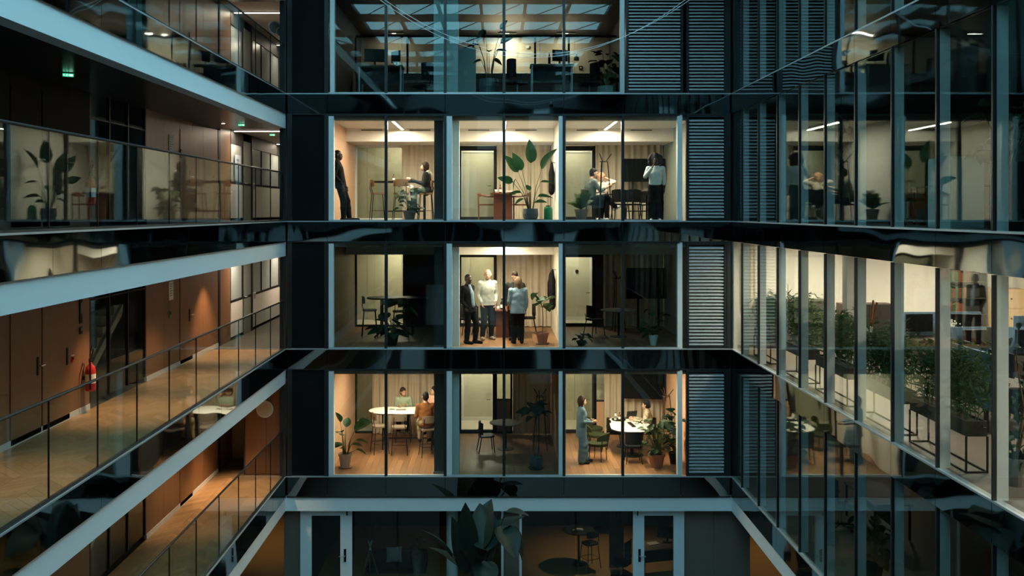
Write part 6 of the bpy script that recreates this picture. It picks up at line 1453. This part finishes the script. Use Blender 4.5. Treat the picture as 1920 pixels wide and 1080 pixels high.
sdf_mesh([(V3(-.03, 0, .05), V3(.1, 0, .04), .045, .035, .02, None), (V3(-.14, 0, .025), V3(-.13, 0, .03), .025, .025, .01, None)], .01, 'body', PAPER, t)
t = thing('corridor_curtain', 'dark brown curtain in the right ground floor room', 'curtain', (PX(1156, 26.8), 26.8, GZ)); m = MB(); rows = [[(x * .025 - .2, .04 * math.sin(x * 1.2), z) for x in range(17)] for z in (2.6, 1.2, .02)]; m.grid(rows); m.grid([[(p[0], p[1] + .01, p[2]) for p in r_[::-1]] for r_ in rows]); m.build('cloth', mat('brown_curtain', (.1, .06, .035), rough=.9), t, smooth=True)
t = thing('wall_poster', 'dark poster with a pale wavy diamond mark', 'poster', (PX(1131, 28), 29.0, GZ + 1.5)); bx(-.45, .45, 0, .02, -.6, .6).build('board', BLACK, t)
m = MB(); o_ = [(.21 * math.cos(R(a)) * (1.0), .21 * math.sin(R(a))) for a in range(10, 370, 30)]; m.add([(x, -.004, z) for x, z in o_] + [(x, -.001, z) for x, z in o_], [tuple(range(12))[::-1], tuple(range(12, 24))] + [(i, (i + 1) % 12, 12 + (i + 1) % 12, 12 + i) for i in range(12)]); m.build('emblem', GREYPOT, t)
m = MB()
for k in range(3): m.bar((-.1, -.006, -.07 + k * .06), (.1, -.006, -.02 + k * .06), .02, .004, (0, 1, 0))
m.build('emblem_stripes', BLACK, t)
desk((PX(1238, 26.6), 26.6, GZ), R(15), 1.3, .7, 'grey desk behind the right ground floor door', 'ground floor desks', h=.74, top=GREYPOT)
office_chair((PX(1165, 26.0), 26.0, GZ), R(60), 'office chair beside the ground floor desk')
t = tag(bx(-.15, .15, -.1, .1, 0, .02).build('keyboard', PAPER, None, loc=(PX(1225, 26.6), 26.65, GZ + .74), rz=.4), 'pale keyboard on the grey ground floor desk', 'keyboard')
monitor((PX(1252, 26.7), 26.75, GZ + .74), R(-20), 'dark monitor on the grey ground floor desk')
# banana plant in the court
t = thing('banana_plant', 'large banana plant rising from the courtyard', 'plant', (PX(905, 22.6), 22.6, 0)); z0 = pot(t, .45, .55, GREYPOT, None, 'cyl')
LB = mat('banana_leaf', (.014, .034, .025), rough=.5, spec=.3, var=.25, rand=.2, transl=.1); BST = mat('banana_trunk', (.02, .024, .014), rough=.7)
for k, (dx, dy) in enumerate(((-.2, .1), (0, 0), (.15, .1))): MB().tube([(dx, dy, z0 - .03), (dx * 1.2, dy, 1.0), (dx * 1.3, dy, 1.7)], [.09, .075, .05], 10).build('trunk', BST, t, smooth=True)
for (x, y, yaw, pitch, L_, w_) in ((875, 1075, 175, 86, 1.85, .62), (864, 1070, 150, 84, 1.45, .6), (893, 1035, -25, 66, 1.25, 1.25), (915, 1030, 20, 60, 1.15, 1.35), (928, 1000, -60, 30, .85, 1.2), (940, 985, -150, -30, .85, 1.5), (955, 990, -110, -55, .8, 1.5), (848, 1045, 95, 55, .95, .9), (868, 1070, 60, 35, 1.0, 1.1), (905, 1050, -170, -15, .95, 1.3), (948, 960, -100, 5, .55, 1.5), (885, 1060, 170, 50, 1.0, 1.2)):
    b = Vector((PX(x, 22.6) - t.location.x, rnd.uniform(-.15, .15), PZ(y, 22.6))); MB().tube([(b.x * .2, 0, 1.6), (b.x * .6, b.y * .5, (1.7 + b.z) / 2), b], [.03, .02, .012], 6).build('leaf_stalk', BST, t); leaf(t, 'paddle', LB, b, R(yaw), R(pitch), L_, rnd.uniform(-.3, .3), w_)
